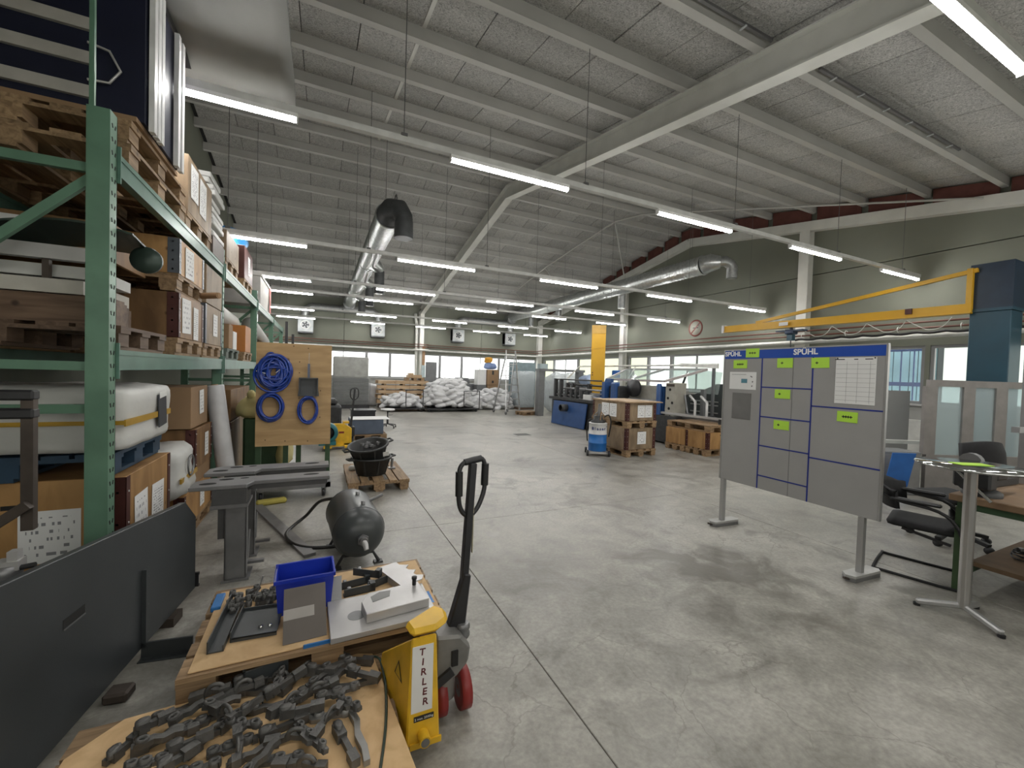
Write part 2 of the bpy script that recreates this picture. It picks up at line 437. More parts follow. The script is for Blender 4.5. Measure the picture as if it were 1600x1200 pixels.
# outside ground and the pale blue building that shows through one window
struct(MB().bx(-40, 60, -40, 70, -0.6, -0.3).build('ground_outside', M_OUT))

def polyslab(name, poly, x0, x1, mat, parent=None):
    return MB().prism(poly, abs(x1 - x0), 'yz', (x0 + x1) / 2).build(name, mat, parent)

WZ0, WZ1 = 1.28, 2.52
# right gable wall: lower band, panel row, gable panels
wr = MB().bx(X1, X1 + 0.18, Y0, Y1, 0, WZ0).build('wall_right', M_WALLLOW); struct(wr)
ycut = [Y0, 6.6, 13.65, Y1]
for a, b in zip(ycut[:-1], ycut[1:]):
    MB().bx(X1, X1 + .18, a + .004, b - .004, WZ1, 4.44).build('wall_panel', M_WALL, wr)
    pts = [(a + .004, 4.46), (b - .004, 4.46), (b - .004, zc(b) + .1)]
    if a < YR < b: pts.append((YR, zc(YR) + .1))
    pts.append((a + .004, zc(a) + .1))
    polyslab('wall_panel', pts, X1, X1 + .18, M_WALL, wr)
MB().bx(X1 + .19, X1 + .2, Y0, Y1, WZ1, 4.9).build('joint_backing', M_DARKGAP, wr)
# far wall
wf = MB().bx(X0, X1 + .18, Y1, Y1 + .18, 0, WZ0).build('wall_far', M_WALLLOW); struct(wf)
xcut = [X0, 1.0, 4.68, 7.9, X1 + .18]
for a, b in zip(xcut[:-1], xcut[1:]):
    MB().bx(a + .008, b - .008, Y1, Y1 + .18, WZ1, zc(Y1) + .05).build('wall_panel', M_WALL, wf)
MB().bx(X0, X1, Y1 + .19, Y1 + .2, WZ1, zc(Y1) + .1).build('joint_backing', M_DARKGAP, wf)
# left gable wall and the wall behind the viewer
pts = [(Y0, 0), (Y1, 0), (Y1, zc(Y1) + .1), (YR, ZC + .1), (Y0, zc(Y0) + .1)]
wl = polyslab('wall_left', pts, X0 - .18, X0, M_WALL); struct(wl)
wn = MB().bx(X0 - .18, X1 + .18, Y0 - .18, Y0, 0, WZ0).build('wall_near', M_WALLLOW); struct(wn)
MB().bx(X0 - .18, X1 + .18, Y0 - .18, Y0, WZ1 + .6, zc(Y0) + .1).build('wall_panel', M_WALL, wn)
for k in range(5):  # piers between the added, unseen windows behind the viewer
    xa = X0 - .18 + k * 3.54; MB().bx(xa, xa + .22, Y0 - .18, Y0, WZ0, WZ1 + .6).build('window_pier', M_WALL, wn)

# ceiling: two slopes, panels between purlins
NEAR_P = [-0.05, 1.05, 2.12, 3.17, 4.25, 5.37, 6.47, 7.62, 8.85, 9.95]
FAR_P = [10.88, 11.65, 12.5, 13.42, 14.36, 15.3, 16.28, 17.25, 18.2, 19.2, 20.2]
cn = MB()
cn._add([(X0, Y0, zc(Y0) + .05), (X1, Y0, zc(Y0) + .05), (X1, YR, ZC + .05), (X0, YR, ZC + .05), (X0, Y0, zc(Y0) + .2), (X1, Y0, zc(Y0) + .2), (X1, YR, ZC + .2), (X0, YR, ZC + .2)],
        [(0, 1, 2, 3), (7, 6, 5, 4), (0, 4, 5, 1), (1, 5, 6, 2), (2, 6, 7, 3), (3, 7, 4, 0)])
cn = struct(cn.build('ceiling', M_DARKGAP))
cf = MB()
cf._add([(X0, YR, ZC + .05), (X1, YR, ZC + .05), (X1, Y1 + .18, zc(Y1 + .18) + .05), (X0, Y1 + .18, zc(Y1 + .18) + .05), (X0, YR, ZC + .2), (X1, YR, ZC + .2), (X1, Y1 + .18, zc(Y1 + .18) + .2), (X0, Y1 + .18, zc(Y1 + .18) + .2)],
        [(0, 1, 2, 3), (7, 6, 5, 4), (0, 4, 5, 1), (1, 5, 6, 2), (2, 6, 7, 3), (3, 7, 4, 0)])
cf = struct(cf.build('ceiling', M_DARKGAP))
PW = 0.705
xj = [1.10 + PW * k for k in range(-5, 15)]
def panels(rows, parent):
    for a, b in zip(rows[:-1], rows[1:]):
        L_ = math.hypot(b - a, zc(b) - zc(a)) - .004
        ang = math.atan2(zc(b) - zc(a), b - a)
        me = MB().box((0, 0, .02), (PW - .010, L_, .04)).mesh('ceiling_panel', M_WW, 0.004)
        for x in xj:
            if x + PW < X0 + .05 or x > X1 - .05: continue
            c0 = max(x, X0) ; c1 = min(x + PW, X1)
            if c1 - c0 < .1: continue
            jz = random.uniform(-.004, .004)
            obj('ceiling_panel', me, parent, ((c0 + c1) / 2, (a + b) / 2, (zc(a) + zc(b)) / 2 + jz), (ang, 0, 0), ((c1 - c0) / PW, 1, 1))
panels([Y0] + NEAR_P + [YR - .01], cn)
panels([YR + .01] + FAR_P + [Y1], cf)
def purlin(y, parent, back):
    z = zc(y)
    s_ = 1 if back else -1
    # Z section: web plus flanges
    p = MB().bx(X0, X1, y - .022, y + .022, z - .16, z - .003)
    p.bx(X0, X1, y - .022 if s_ > 0 else y - .07, y + .07 if s_ > 0 else y + .022, z - .17, z - .158)
    return p.build('purlin', M_PURLIN, parent)
for y in NEAR_P: purlin(y, cn, True)
for y in FAR_P: purlin(y, cf, True)
# white cover strips over one run of joints
for a, b in zip(NEAR_P[3:-1], NEAR_P[4:]):
    MB().bar((1.115, a + .03, zc(a + .03) - .008), (1.115, b - .03, zc(b - .03) - .008), .05, .012).build('cover_strip', M_STEELW, cn)

# main portal frame
BT = 0.17
def rafter_pts(y): return zc(y, ZC - BT)
def ibeam(mb, x, p0, p1, depth, w, t=.02):
    """I section hung below the line p0-p1 (y,z pairs)"""
    (ya, za), (yb, zb) = p0, p1
    up = (0, 0, 1)
    mb.bar((x, ya, za - t / 2), (x, yb, zb - t / 2), w, t, up)
    mb.bar((x, ya, za - depth + t / 2), (x, yb, zb - depth + t / 2), w, t, up)
    mb.bar((x, ya, za - depth / 2), (x, yb, zb - depth / 2), .02, depth - t, up)
    return mb
fr = thing('trim_1', 'cream white steel portal frame crossing the hall under the roof', None); struct(fr)
XF = 4.59
ibeam(MB(), XF, (Y0 + .2, rafter_pts(Y0 + .2)), (YR, rafter_pts(YR)), .36, .2).build('rafter', M_STEELW, fr)
ibeam(MB(), XF, (YR, rafter_pts(YR)), (Y1 - .12, rafter_pts(Y1 - .12)), .36, .2).build('rafter', M_STEELW, fr)
for yy, dy in ((Y1, -1), (Y0, 1)):
    ztop = zc(yy) - .3
    c_ = MB().bx(XF - .1, XF + .1, yy + dy * .38, yy + dy * .40, 0, ztop).bx(XF - .1, XF + .1, yy + dy * .02, yy + dy * .04, 0, ztop).bx(XF - .01, XF + .01, yy + dy * .04, yy + dy * .38, 0, ztop)
    c_.bx(XF - .1, XF + .1, yy + dy * .02, yy + dy * .40, ztop - .02, ztop)
    c_.build('column', M_STEELW, fr)
MB().bx(4.62, 4.76, Y1 - .44, Y1 - .402, 1.95, 2.9).build('timber_board', wood('column_timber', (.42, .27, .15), (.30, .17, .09)), fr)
MB().bx(4.60, 4.78, Y1 - .45, Y1 - .402, 1.35, 1.95).build('notice_board', plain('pale_blue_notice', (.5, .6, .62), .5), fr)
MB().tube([(4.36, Y1 - .2, 0.0), (4.36, Y1 - .2, 3.9), (4.30, Y1 - .2, 4.3), (4.30, Y1 - .12, 4.5)], .075, 10).build('downpipe', M_STEELW, fr)
# gable frame on the right wall, its columns and the primer-red infill above it
gf = thing('trim_2', 'cream white gable frame with columns along the right wall', None); struct(gf)
def zg(y): return 6.46 - .165 * abs(y - YR)
for a, b in ((Y0, YR), (YR, Y1)):
    MB().bar((X1 - .1, a, zg(a) - .12), (X1 - .1, b, zg(b) - .12), .2, .24).build('gable_beam', M_STEELW, gf)
for y in (6.6, 13.65):
    MB().bx(X1 - .22, X1 - .2, y - .12, y + .12, 0, zg(y) - .24).bx(X1 - .02, X1 - .004, y - .12, y + .12, 0, zg(y) - .24).bx(X1 - .2, X1 - .02, y - .01, y + .01, 0, zg(y) - .24).build('column', M_STEELW, gf)
MB().bx(X1 - .26, X1 - .01, Y1 - .26, Y1 - .01, 0, zg(Y1) - .24).build('column', M_STEELW, gf)
allp = NEAR_P + FAR_P
for a, b in zip(allp[:-1], allp[1:]):
    if a < 1: continue
    MB().prism([(a + .08, zg(a) + .0), (b - .06, zg(b) + .0), (b - .06, zc(b) - .03), (a + .08, zc(a) - .03)], .02, 'yz', X1 - .05).build('infill_strip', M_PRIMER, gf)
# roof bracing tubes in the right bay
br = thing('trim_3', 'thin grey bracing tubes under the roof in the right bay', None); struct(br)
bp_ = [(8.05, 17.2), (8.1, 14.5), (8.3, 12.4), (8.5, 10.75), (8.75, 9.8), (9.1, 9.0)]
MB().tube([(x, y, zc(y, ZC - .24)) for x, y in bp_], .028, 6).build('brace_tube', M_PURLIN, br)
for (x, y), q in (((8.5, 10.75), (11.3, 13.6, 5.9)), ((8.1, 14.5), (11.3, 17.6, 5.15)), ((8.05, 17.2), (11.3, 20.3, 4.7))):
    MB().tube([(x, y, zc(y, ZC - .26)), q], .028, 6).build('brace_tube', M_PURLIN, br)
MB().tube([(9.1, 9.0, 6.45), (11.3, 3.4, 5.25)], .022, 6).build('brace_tube', M_PURLIN, br)

# windows
WN = [0]
def window_far(xa, xb, thin, mat):
    WN[0] += 1
    w = thing('window_%d' % WN[0], None, None, ((xa + xb) / 2, Y1 + .06, WZ0)); struct(w)
    W = xb - xa; Hh = WZ1 - WZ0; t = .06
    f_ = MB().bx(-W / 2, W / 2, -.04, .05, 0, t).bx(-W / 2, W / 2, -.04, .05, Hh - t, Hh).bx(-W / 2, -W / 2 + t, -.04, .05, t, Hh - t).bx(W / 2 - t, W / 2, -.04, .05, t, Hh - t)
    f_.build('window_frame', M_FRAME, w)
    cuts = [-W / 2 + t] + [x - (xa + xb) / 2 for x in thin] + [W / 2 - t]
    for x in thin: MB().bx(x - (xa + xb) / 2 - .018, x - (xa + xb) / 2 + .018, -.02, .03, t, Hh - t).build('mullion', M_FRAME, w)
    for a, b in zip(cuts[:-1], cuts[1:]): MB().bx(a + .01, b - .01, 0, .008, t * .6, Hh - t * .6).build('pane', mat, w)
for a in ((-2.4, 0.0, [-1.2]), (0.0, 2.03, [.98]), (2.03, 3.13, []), (3.13, 4.45, []), (4.74, 5.65, []), (5.65, 6.84, []), (6.84, 8.99, [7.89]), (8.99, 11.3, [10.2])):
    window_far(a[0], a[1], a[2], M_CLEAR)
for k in range(4):  # unseen window row behind the viewer, added as daylight fill for the foreground
    xa = X0 + .04 + k * 3.54
    WN[0] += 1
    w = thing('window_%d' % WN[0], None, None, (xa + 1.66, Y0 - .1, WZ0)); struct(w)
    MB().bx(-1.66, 1.66, -.04, .04, 0, .06).bx(-1.66, 1.66, -.04, .04, 1.78, 1.84).bx(-1.66, -1.6, -.04, .04, .06, 1.78).bx(1.6, 1.66, -.04, .04, .06, 1.78).bx(-.03, .03, -.03, .03, .06, 1.78).build('window_frame', M_FRAME, w)
    for a in (-1.6, .03): MB().bx(a, a + 1.57, -.004, .004, .05, 1.79).build('pane', M_FILLTINT, w)
def window_right(ya, yb, thin, mat, rail=False):
    WN[0] += 1
    w = thing('window_%d' % WN[0], None, None, (X1 + .06, (ya + yb) / 2, WZ0)); struct(w)
    W = yb - ya; Hh = WZ1 - WZ0; t = .06
    f_ = MB().bx(-.04, .05, -W / 2, W / 2, 0, t).bx(-.04, .05, -W / 2, W / 2, Hh - t, Hh).bx(-.04, .05, -W / 2, -W / 2 + t, t, Hh - t).bx(-.04, .05, W / 2 - t, W / 2, t, Hh - t)
    f_.build('window_frame', M_FRAME, w)
    cuts = [-W / 2 + t] + [y - (ya + yb) / 2 for y in thin] + [W / 2 - t]
    for y in thin: MB().bx(-.02, .03, y - (ya + yb) / 2 - .018, y - (ya + yb) / 2 + .018, t, Hh - t).build('mullion', M_FRAME, w)
    for a, b in zip(cuts[:-1], cuts[1:]): MB().bx(0, .008, a + .01, b - .01, t * .6, Hh - t * .6).build('pane', mat, w)
for a in ((19.45, 20.6, [], M_TINT), (17.15, 19.45, [18.3], M_CLEAR), (13.85, 17.15, [16.0], M_TINT), (12.3, 13.45, [], M_TINT), (11.15, 12.3, [], M_CLEAR), (8.9, 11.15, [10.05], M_TINT2),
          (6.75, 8.9, [7.8], M_TINT2), (5.0, 6.45, [], M_TINT2), (4.2, 5.0, [], M_CLEAR), (2.1, 4.12, [3.1], M_TINT2), (0.0, 2.1, [1.05], M_TINT2)):
    window_right(*a)
for (a, b) in ((-2.5, -2.4), (4.45, 4.74), (11.3, 11.55)):
    MB().bx(a, b, Y1, Y1 + .18, WZ0, WZ1).build('window_pier', M_WALL, wf)
for (a, b) in ((-.8, 0), (4.12, 4.2), (6.45, 6.75), (13.45, 13.85), (20.6, 21.0)):
    MB().bx(X1, X1 + .18, a, b, WZ0, WZ1).build('window_pier', M_WALL, wr)
MB().bx(X1 - .06, X1, 0, 20.6, WZ0 - .04, WZ0).build('window_sill', plain('sill_grey', (.5, .5, .5), .5), wr)
MB().bx(X0, X1, Y1 - .06, Y1, WZ0 - .04, WZ0).build('window_sill', MATS['sill_grey'], wf)
# building across the yard, light blue ribbed cladding with railings
bl = thing('neighbour_building', 'light blue ribbed building with railings seen through the right window', 'building', (16.5, 6.55, -.3))
M_LB = plain('light_blue_cladding', (.25, .42, .50), .5, 0, .05)
M_LBD = plain('dark_gap_grey', (.018, .025, .04), .5)
for k in range(8):
    MB().bx(0, .1, -.8 + k * .2 + .012, -.8 + (k + 1) * .2 - .012, 0, 3.6).build('cladding_rib', M_LB, bl)
MB().bx(.1, .5, -.8, .8, 0, 3.6).build('wall_core', M_LBD, bl)
for z in (1.95, 3.0):
    MB().bx(-.5, -.42, -.85, .85, z, z + .12).build('rail', plain('blue_rail', (.035, .06, .16), .4), bl)
for k in range(6):
    MB().bx(-.48, -.46, -.8 + k * .3, -.77 + k * .3, 0, 3.05).build('baluster', MATS['blue_rail'], bl)

# wall pipes
def wallpipe(name, label, pts, r, mat, cat='pipe'):
    tag(MB().tube(pts, r, 8).build(name, mat), label, cat)
for z, r, m_, lab in ((2.98, .02, M_REDPIPE, 'upper thin red brown pipe running around far and right walls'), (2.86, .02, M_REDPIPE, 'lower thin red brown pipe running around far and right walls'),
                      (2.70, .05, M_WPIPE, 'thick white pipe above the windows on far and right walls')):
    wallpipe('wall_pipe', lab, [(-2.3, Y1 - .1, z), (4.2, Y1 - .1, z), (4.2, Y1 - .5, z), (4.9, Y1 - .5, z), (4.9, Y1 - .1, z), (X1 - .42, Y1 - .1, z), (X1 - .32, Y1 - .2, z), (X1 - .32, Y0 + .2, z)], r, m_)
# galvanised wire tray with cables on the right wall
tr = thing('cable_tray', 'dark cable bundle sagging on hooks above the right windows', 'cable', (X1 - .55, 0, 2.78))
pts = []
for k in range(60):
    y = 1.5 + k * .085
    pts.append((0, y, -.02 - .03 * abs(math.sin(k * .6))))
MB().tube(pts, .03, 6).build('cable', plain('black_rubber', (.015, .015, .016), .6), tr)
for k in range(6):
    MB().tube(arc((0.02, 1.6 + k * .95, .05), .06, PI * .2, PI * 1.4, 6, 'xz'), .008, 5).build('hook', M_WPIPE, tr)

# ------------------------------------------------------------------ ducts
def duct(name, label, x, y0, z, r, ends):
    d = thing(name, label, 'duct', (x, y0, z))
    L_ = Y1 - .5 - y0
    body = MB().lathe([(r, t) for t in (0, L_)], n=20, axis='y'); body.build('duct_pipe', M_GALV, d)
    n = int(L_ / .12)
    seam = MB()
    for k in range(n):
        seam.lathe([(r, k * .12), (r + .008, k * .12 + .012), (r, k * .12 + .024)], n=20, axis='y', cap=False)
    seam.build('spiral_seam', M_GALV, d)
    for k in (0.0, L_ * .33, L_ * .66):
        MB().lathe([(r + .002, k - .03), (r + .02, k - .02), (r + .02, k + .02), (r + .002, k + .03)], n=20, axis='y', cap=False).build('joint_collar', M_GALV, d)
    return d, L_
dl, L_ = duct('ventilation_duct', 'galvanised round duct with dark drop hoses over the left aisle', 1.18, 8.6, 4.72, .24, None)
# domed near end turned down, dark hoses
MB().tube([(0, .0, 0), (.05, -.22, .04), (.16, -.36, .02), (.24, -.40, -.12), (.24, -.40, -.20)], [.238, .235, .2, .17, .17], 18).build('end_elbow', M_DUCTDARK, dl)
MB().lathe([(.175, -.2), (.18, -.5), (.175, -.52)], (.24, -.40, 0), 18).build('outlet', M_DUCTDARK, dl)
MB().tube(arc((.1, -.25, .2), .14, -.3, 3.2, 8, 'yz'), .012, 6).build('hanger_loop', M_WIRE, dl)
for y in (4.0, 6.6, 9.6):
    MB().tube([(.0, y - .5, -.05), (.26, y - .1, -.1), (.34, y, -.2)], [.2, .17, .14], 14).build('branch', M_GALV, dl)
    MB().lathe([(.14, -.2), (.145, -.85), (.13, -.86)], (.34, y, 0), 14).build('drop_hose', M_DUCTDARK, dl)
for y in (.4, 3.5, 6.5, 9.5): MB().cyl((0, y, .24), (0, y, zc(8.6 + y) - 4.72), .005, 4).build('hanger_rod', M_WIRE, dl)
dr, L_ = duct('ventilation_duct', 'galvanised round duct beside the right wall with downturned end', 9.45, 8.1, 4.78, .25, None)
MB().tube([(0, 0, 0), (.05, -.2, .03), (.2, -.38, .03)], [.248, .24, .16], 18).build('end_cone', M_GALV, dr)
MB().tube([(.17, -.36, .04), (.30, -.44, .05), (.42, -.50, -.02), (.46, -.53, -.12), (.46, -.53, -.40)], [.135] * 5, 14).build('end_elbow', galv('dull_galvanised', (.4, .41, .41), .5), dr)
for y in (3.9, 8.3, 11.0):
    MB().tube([(.15, y - .35, 0), (.40, y - .05, -.06), (.46, y, -.2), (.46, y, -.62)], [.17, .14, .13, .13], 14).build('branch', MATS['dull_galvanised'], dr)
for y in (.4, 3.2, 6.5, 9.5): MB().cyl((0, y, .25), (0, y, zc(8.1 + y) - 4.78), .005, 4).build('hanger_rod', M_WIRE, dr)
# cross headers on the far wall feeding four fan heaters
for (xa, xb, xc, lab) in ((-.65, 2.5, 1.18, 'flat duct header on far wall feeding the two left fan heaters'), (6.45, 9.45, 9.45, 'flat duct header on far wall feeding the two right fan heaters')):
    t = thing('duct_header', lab, 'duct', (0, Y1 - .3, 4.22))
    MB().tube([(xa, 0, -.25), (xa, 0, 0), (xa + .25, 0, .18), (xb - .25, 0, .18), (xb, 0, 0), (xb, 0, -.25)], .17, 12).build('header_pipe', galv('dull_galvanised'), t)
    MB().lathe([(.26, -.35), (.26, .2)], (xc, .05, .42), 18, 'y').build('tee', MATS['dull_galvanised'], t)
for k, (x, pos) in enumerate(((-.62, 'leftmost'), (2.48, 'second from left'), (6.47, 'third from left'), (9.43, 'rightmost'))):
    t = thing('fan_heater', 'light grey fan heater box on the far wall, %s of four' % pos, 'heater', (x, Y1 - .02, 3.25), 0, 'fan heaters on the far wall')
    MB().bx(-.32, .32, -.4, 0, 0, .62).build('casing', M_GREYBOX, t, bevel=.02)
    MB().bx(-.32, -.30, -.41, -.05, .02, .60).build('side_panel', plain('dark_side', (.08, .085, .09), .6), t)
    g = MB().lathe([(.20, -.405), (.2, -.425), (.17, -.425), (.17, -.41)], (0, 0, .31), 20, 'y', cap=False).build('fan_ring', M_WPIPE, t)
    b_ = MB()
    for q in range(5):
        a = q * 2 * PI / 5
        b_.box((.085 * math.cos(a), -.415, .31 + .085 * math.sin(a)), (.13, .01, .06), (0.0, -a, 0))
    b_.build('fan_blades', M_DUCTDARK, t)
    MB().bx(-.3, .3, -.38, -.02, -.05, 0).build('louver', MATS['dark_side'], t)

# ------------------------------------------------------------------ light rows
M_LED = emit('led_diffuser', (1.0, 0.985, 0.955), LED_STRENGTH)
M_TRUNK = plain('pale_grey_light_track', (0.55, 0.55, 0.53), 0.45)
M_LHOUS = plain('white_light_housing', (0.75, 0.75, 0.74), 0.4)
def batten_mesh(L_):
    h = MB().bx(0, L_, -.030, .030, .030, .066).bx(0, .012, -.029, .029, -.004, .030).bx(L_ - .012, L_, -.029, .029, -.004, .030)
    d = MB().prism([(-.024, .029), (.024, .029), (.027, .015), (.021, .002), (.010, -.003), (-.010, -.003), (-.021, .002), (-.027, .015)], L_ - .026, 'yz', L_ / 2)
    return h.mesh('housing', M_LHOUS), d.mesh('diffuser', M_LED)
LEN = 1.46
hm, dm = batten_mesh(LEN)
ROWS = [(1.19, 3.88, [0.12, 3.02, 5.92, 8.8], 'row overhead nearest the camera'), (4.27, 3.86, None, 'first full hanging row'), (7.53, 3.59, None, 'second hanging row'), (10.55, 3.60, None, 'third hanging row'),
        (13.35, 3.76, None, 'fourth hanging row'), (16.5, 3.69, None, 'fifth hanging row'), (19.7, 3.74, None, 'last hanging row before the far wall')]
for ri, (y, z, xsr, rn) in enumerate(ROWS):
    xl = xsr or [-1.68, 1.20, 4.07, 6.95, 9.80]
    t = thing('light_track', 'pale grey light track with suspension wires, %s' % rn, 'light track', (0, y, z), 0, 'hanging light tracks')
    MB().bx(-1.9, 11.3, -.03, .03, .066, .125).build('rail', M_TRUNK, t)
    for k, x in enumerate((-1.3, .72, 2.9, 5.6, 8.3, 10.6)):
        zt = zc(y) - z - .02
        MB().cyl((x, 0, .12), (x, 0, zt), .0045, 4).build('suspension_wire', M_WIRE, t)
        MB().bx(x - .03, x + .03, -.035, .035, .12, .15).build('wire_clip', M_WIRE, t)
    for k, x in enumerate(xl):
        nm = ordinal(k) + ' from left'
        lab = 'glowing white LED batten, %s, %s' % (nm, rn)
        l = thing('led_batten', lab, 'lamp', (x, y, z), 0, 'LED battens')
        obj('housing', hm, l); obj('diffuser', dm, l)
# slim conduit on two purlins
for y, xa, xb, lab in ((3.10, -1, 4.5, 'dark conduit strip clipped along a roof purlin left of the frame'), (3.10, 5.4, 9.2, 'dark conduit strip clipped along a roof purlin right of the frame')):
    t = thing('conduit', lab, 'conduit', (0, y, zc(y) - .12))
    MB().bx(xa, xb, -.05, -.02, -.02, .01).build('channel', M_WIRE, t)
    for k in range(6):
        x = xa + (xb - xa) * (k + .5) / 6
        MB().bx(x - .012, x + .012, -.06, .02, -.03, -.018).build('clip', M_GREYBOX, t)
# ------------------------------------------------------------------ pallets, crates, rack
M_RGREEN = plain('rack_green_paint', (0.115, 0.225, 0.155), 0.45, 0.1, 0.15, 5)
M_RGREEN2 = plain('rack_beam_green', (0.10, 0.20, 0.155), 0.4, 0.15, 0.12, 5)
M_HOLE = plain('slot_black', (0.012, 0.012, 0.012), 0.9)
M_PAL = wood('pallet_wood', (0.37, 0.245, 0.135), (0.20, 0.125, 0.065))
M_PALD = wood('old_dark_pallet_wood', (0.15, 0.095, 0.06), (0.085, 0.05, 0.03))
M_PALB = plain('blue_pallet_paint', (0.02, 0.05, 0.09), 0.6, 0, 0.25, 8)
M_PLY = wood('plywood_face', (0.47, 0.27, 0.105), (0.32, 0.17, 0.06), (3, 3, 1.0), 0.55)
M_PLYD = wood('brown_plywood', (0.27, 0.15, 0.062), (0.16, 0.083, 0.033), (3, 3, 1.0), 0.55)
M_PLYG = wood('grey_weathered_plywood', (0.34, 0.245, 0.15), (0.20, 0.14, 0.085), (3, 3, 1.0), 0.6)
M_STEELRED = plain('dark_red_corner_steel', (0.075, 0.022, 0.018), 0.5, 0.2, 0.15, 8)
M_STEELBLU = plain('blue_grey_corner_steel', (0.12, 0.14, 0.165), 0.45, 0.4, 0.15, 8)
M_PAPER = plain('white_paper', (0.72, 0.72, 0.71), 0.7, 0, 0.03)
M_PRINT = sheet_print('printed_label_sheet', 7, dens=.42)
M_PRINT2 = sheet_print('printed_list_sheet', 16, dens=.5)
M_PRINTY = sheet_print('printed_label_sheet_side', 7, dens=.42, ax='Y')
M_PRINT2Y = sheet_print('printed_list_sheet_side', 16, dens=.5, ax='Y')
M_CARD = plain('cardboard', (0.30, 0.19, 0.105), 0.8, 0, 0.08, 3)
M_FOAM = plain('white_foam_wrap', (0.58, 0.58, 0.56), 0.6, 0, 0.06, 3, 0.25, 12)
M_RUST = plain('rusty_brown_steel', (0.075, 0.06, 0.05), 0.6, 0.5, 0.3, 6)
M_DSTEEL = plain('dark_raw_steel', (0.11, 0.11, 0.112), 0.45, 0.6, 0.2, 6)
M_GSTEEL = plain('grey_raw_steel', (0.23, 0.23, 0.235), 0.42, 0.6, 0.15, 5)
M_LSTEEL = plain('light_milled_steel', (0.50, 0.49, 0.485), 0.4, 0.45, 0.12, 4)
M_BLACK = plain('black_plastic', (0.018, 0.018, 0.02), 0.45, 0, 0.2, 8)
M_YTAPE = plain('yellow_brown_tape', (0.45, 0.27, 0.03), 0.35)

def pallet_parts(root, Lx, Ly, mat, z0=0.0, h=0.144, rnd=None):
    """euro pallet: boards, blocks; long side along x"""
    n = 5; t = .022
    for k, yy in enumerate((-.5 + .09, -.25 + .02, 0, .25 - .02, .5 - .09)):
        w = (.145 if k in (0, 2, 4) else .10) * Ly / .8
        MB().box((0, yy * Ly, z0 + h - t / 2), (Lx, w, t)).build('top_board', mat, root)
    for xx in (-.5 * Lx + .0725, 0, .5 * Lx - .0725):
        MB().box((xx, 0, z0 + h - t * 1.5), (.145, Ly, t)).build('cross_board', mat, root)
        for yy in (-.5 * Ly + .07, 0, .5 * Ly - .07):
            MB().box((xx, yy, z0 + .061), (.145, .12 if yy else .145, .078)).build('block', mat, root)
    for yy in (-.5 * Ly + .07, 0, .5 * Ly - .07):
        MB().box((0, yy, z0 + t / 2), (Lx, .10, t)).build('bottom_board', mat, root)
PCACHE = {}
def pallet(label, loc, rotz=0, Lx=1.2, Ly=.8, mat=None, group='wooden pallets', rot=None):
    mat = mat or M_PAL
    key = (Lx, Ly, mat.name)
    if key not in PCACHE:
        t = thing('pallet', label, 'pallet', loc, rotz, group, rot); pallet_parts(t, Lx, Ly, mat); PCACHE[key] = t
        return t
    return dup(PCACHE[key], loc, rotz, label, group, rot)
def paper_on(root, c, w, h, facing, mat=None, tilt=0.0, name='paper_sheet', t=.002):
    """sheet fixed on a face; facing in '-y' '+x' '-x' '+y'"""
    mat = mat or M_PRINT
    if facing in ('-y', '+y'):
        return MB().box((0, 0, 0), (w, t, h)).build(name, mat, root, c, (0, tilt, 0))
    mat = M_PRINTY if mat is M_PRINT else (M_PRINT2Y if mat is M_PRINT2 else mat)
    return MB().box((0, 0, 0), (t, w, h)).build(name, mat, root, c, (tilt, 0, 0))
def crate(label, loc, dims, mat, corner=None, papers=(), slots=True, group='wooden collar crates', rotz=0, planks=1, name='wooden_crate'):
    """box of boards with steel corner straps. loc = centre of the base; dims x,y,z"""
    x, y, z = dims
    t = thing(name, label, 'crate', loc, rotz, group)
    th = .025
    hh = z / planks
    for k in range(planks):
        za, zb = k * hh + .002, (k + 1) * hh - .002
        for s_ in (-1, 1):
            MB().bx(-x / 2, x / 2, s_ * y / 2 - s_ * th, s_ * y / 2, za, zb).build('side_board', mat, t, bevel=.003)
            MB().bx(s_ * x / 2 - s_ * th, s_ * x / 2, -y / 2 + th, y / 2 - th, za, zb).build('side_board', mat, t, bevel=.003)
    MB().bx(-x / 2 + .002, x / 2 - .002, -y / 2 + .002, y / 2 - .002, z - .02, z - .004).build('lid', mat, t)
    if corner:
        for sx in (-1, 1):
            for sy in (-1, 1):
                c = MB().bx(sx * x / 2 - sx * .075, sx * x / 2 + sx * .004, sy * y / 2, sy * y / 2 + sy * .004, .005, z - .005).bx(sx * x / 2, sx * x / 2 + sx * .004, sy * y / 2 - sy * .055, sy * y / 2 + sy * .004, .005, z - .005)
                c = c.build('corner_strap', corner, t)
                rv = MB()
                for q in range(4):
                    zz = z * (q + .5) / 4
                    rv.lathe([(.008, 0), (.006, .004)], (sx * x / 2 - sx * .04, sy * y / 2 + sy * .004, zz), 6, 'y')
                    rv.lathe([(.008, 0), (.006, .004)], (sx * x / 2 + sx * .004, sy * y / 2 - sy * .03, zz), 6, 'x')
                rv.build('rivets', M_LSTEEL, c)
    if slots:
        for sy in (-1, 1):
            MB().box((0, sy * (y / 2 + .0005), z * .82), (.11, .003, .026)).build('hand_slot', M_HOLE, t)
    for p in papers:
        paper_on(t, *p)
    return t
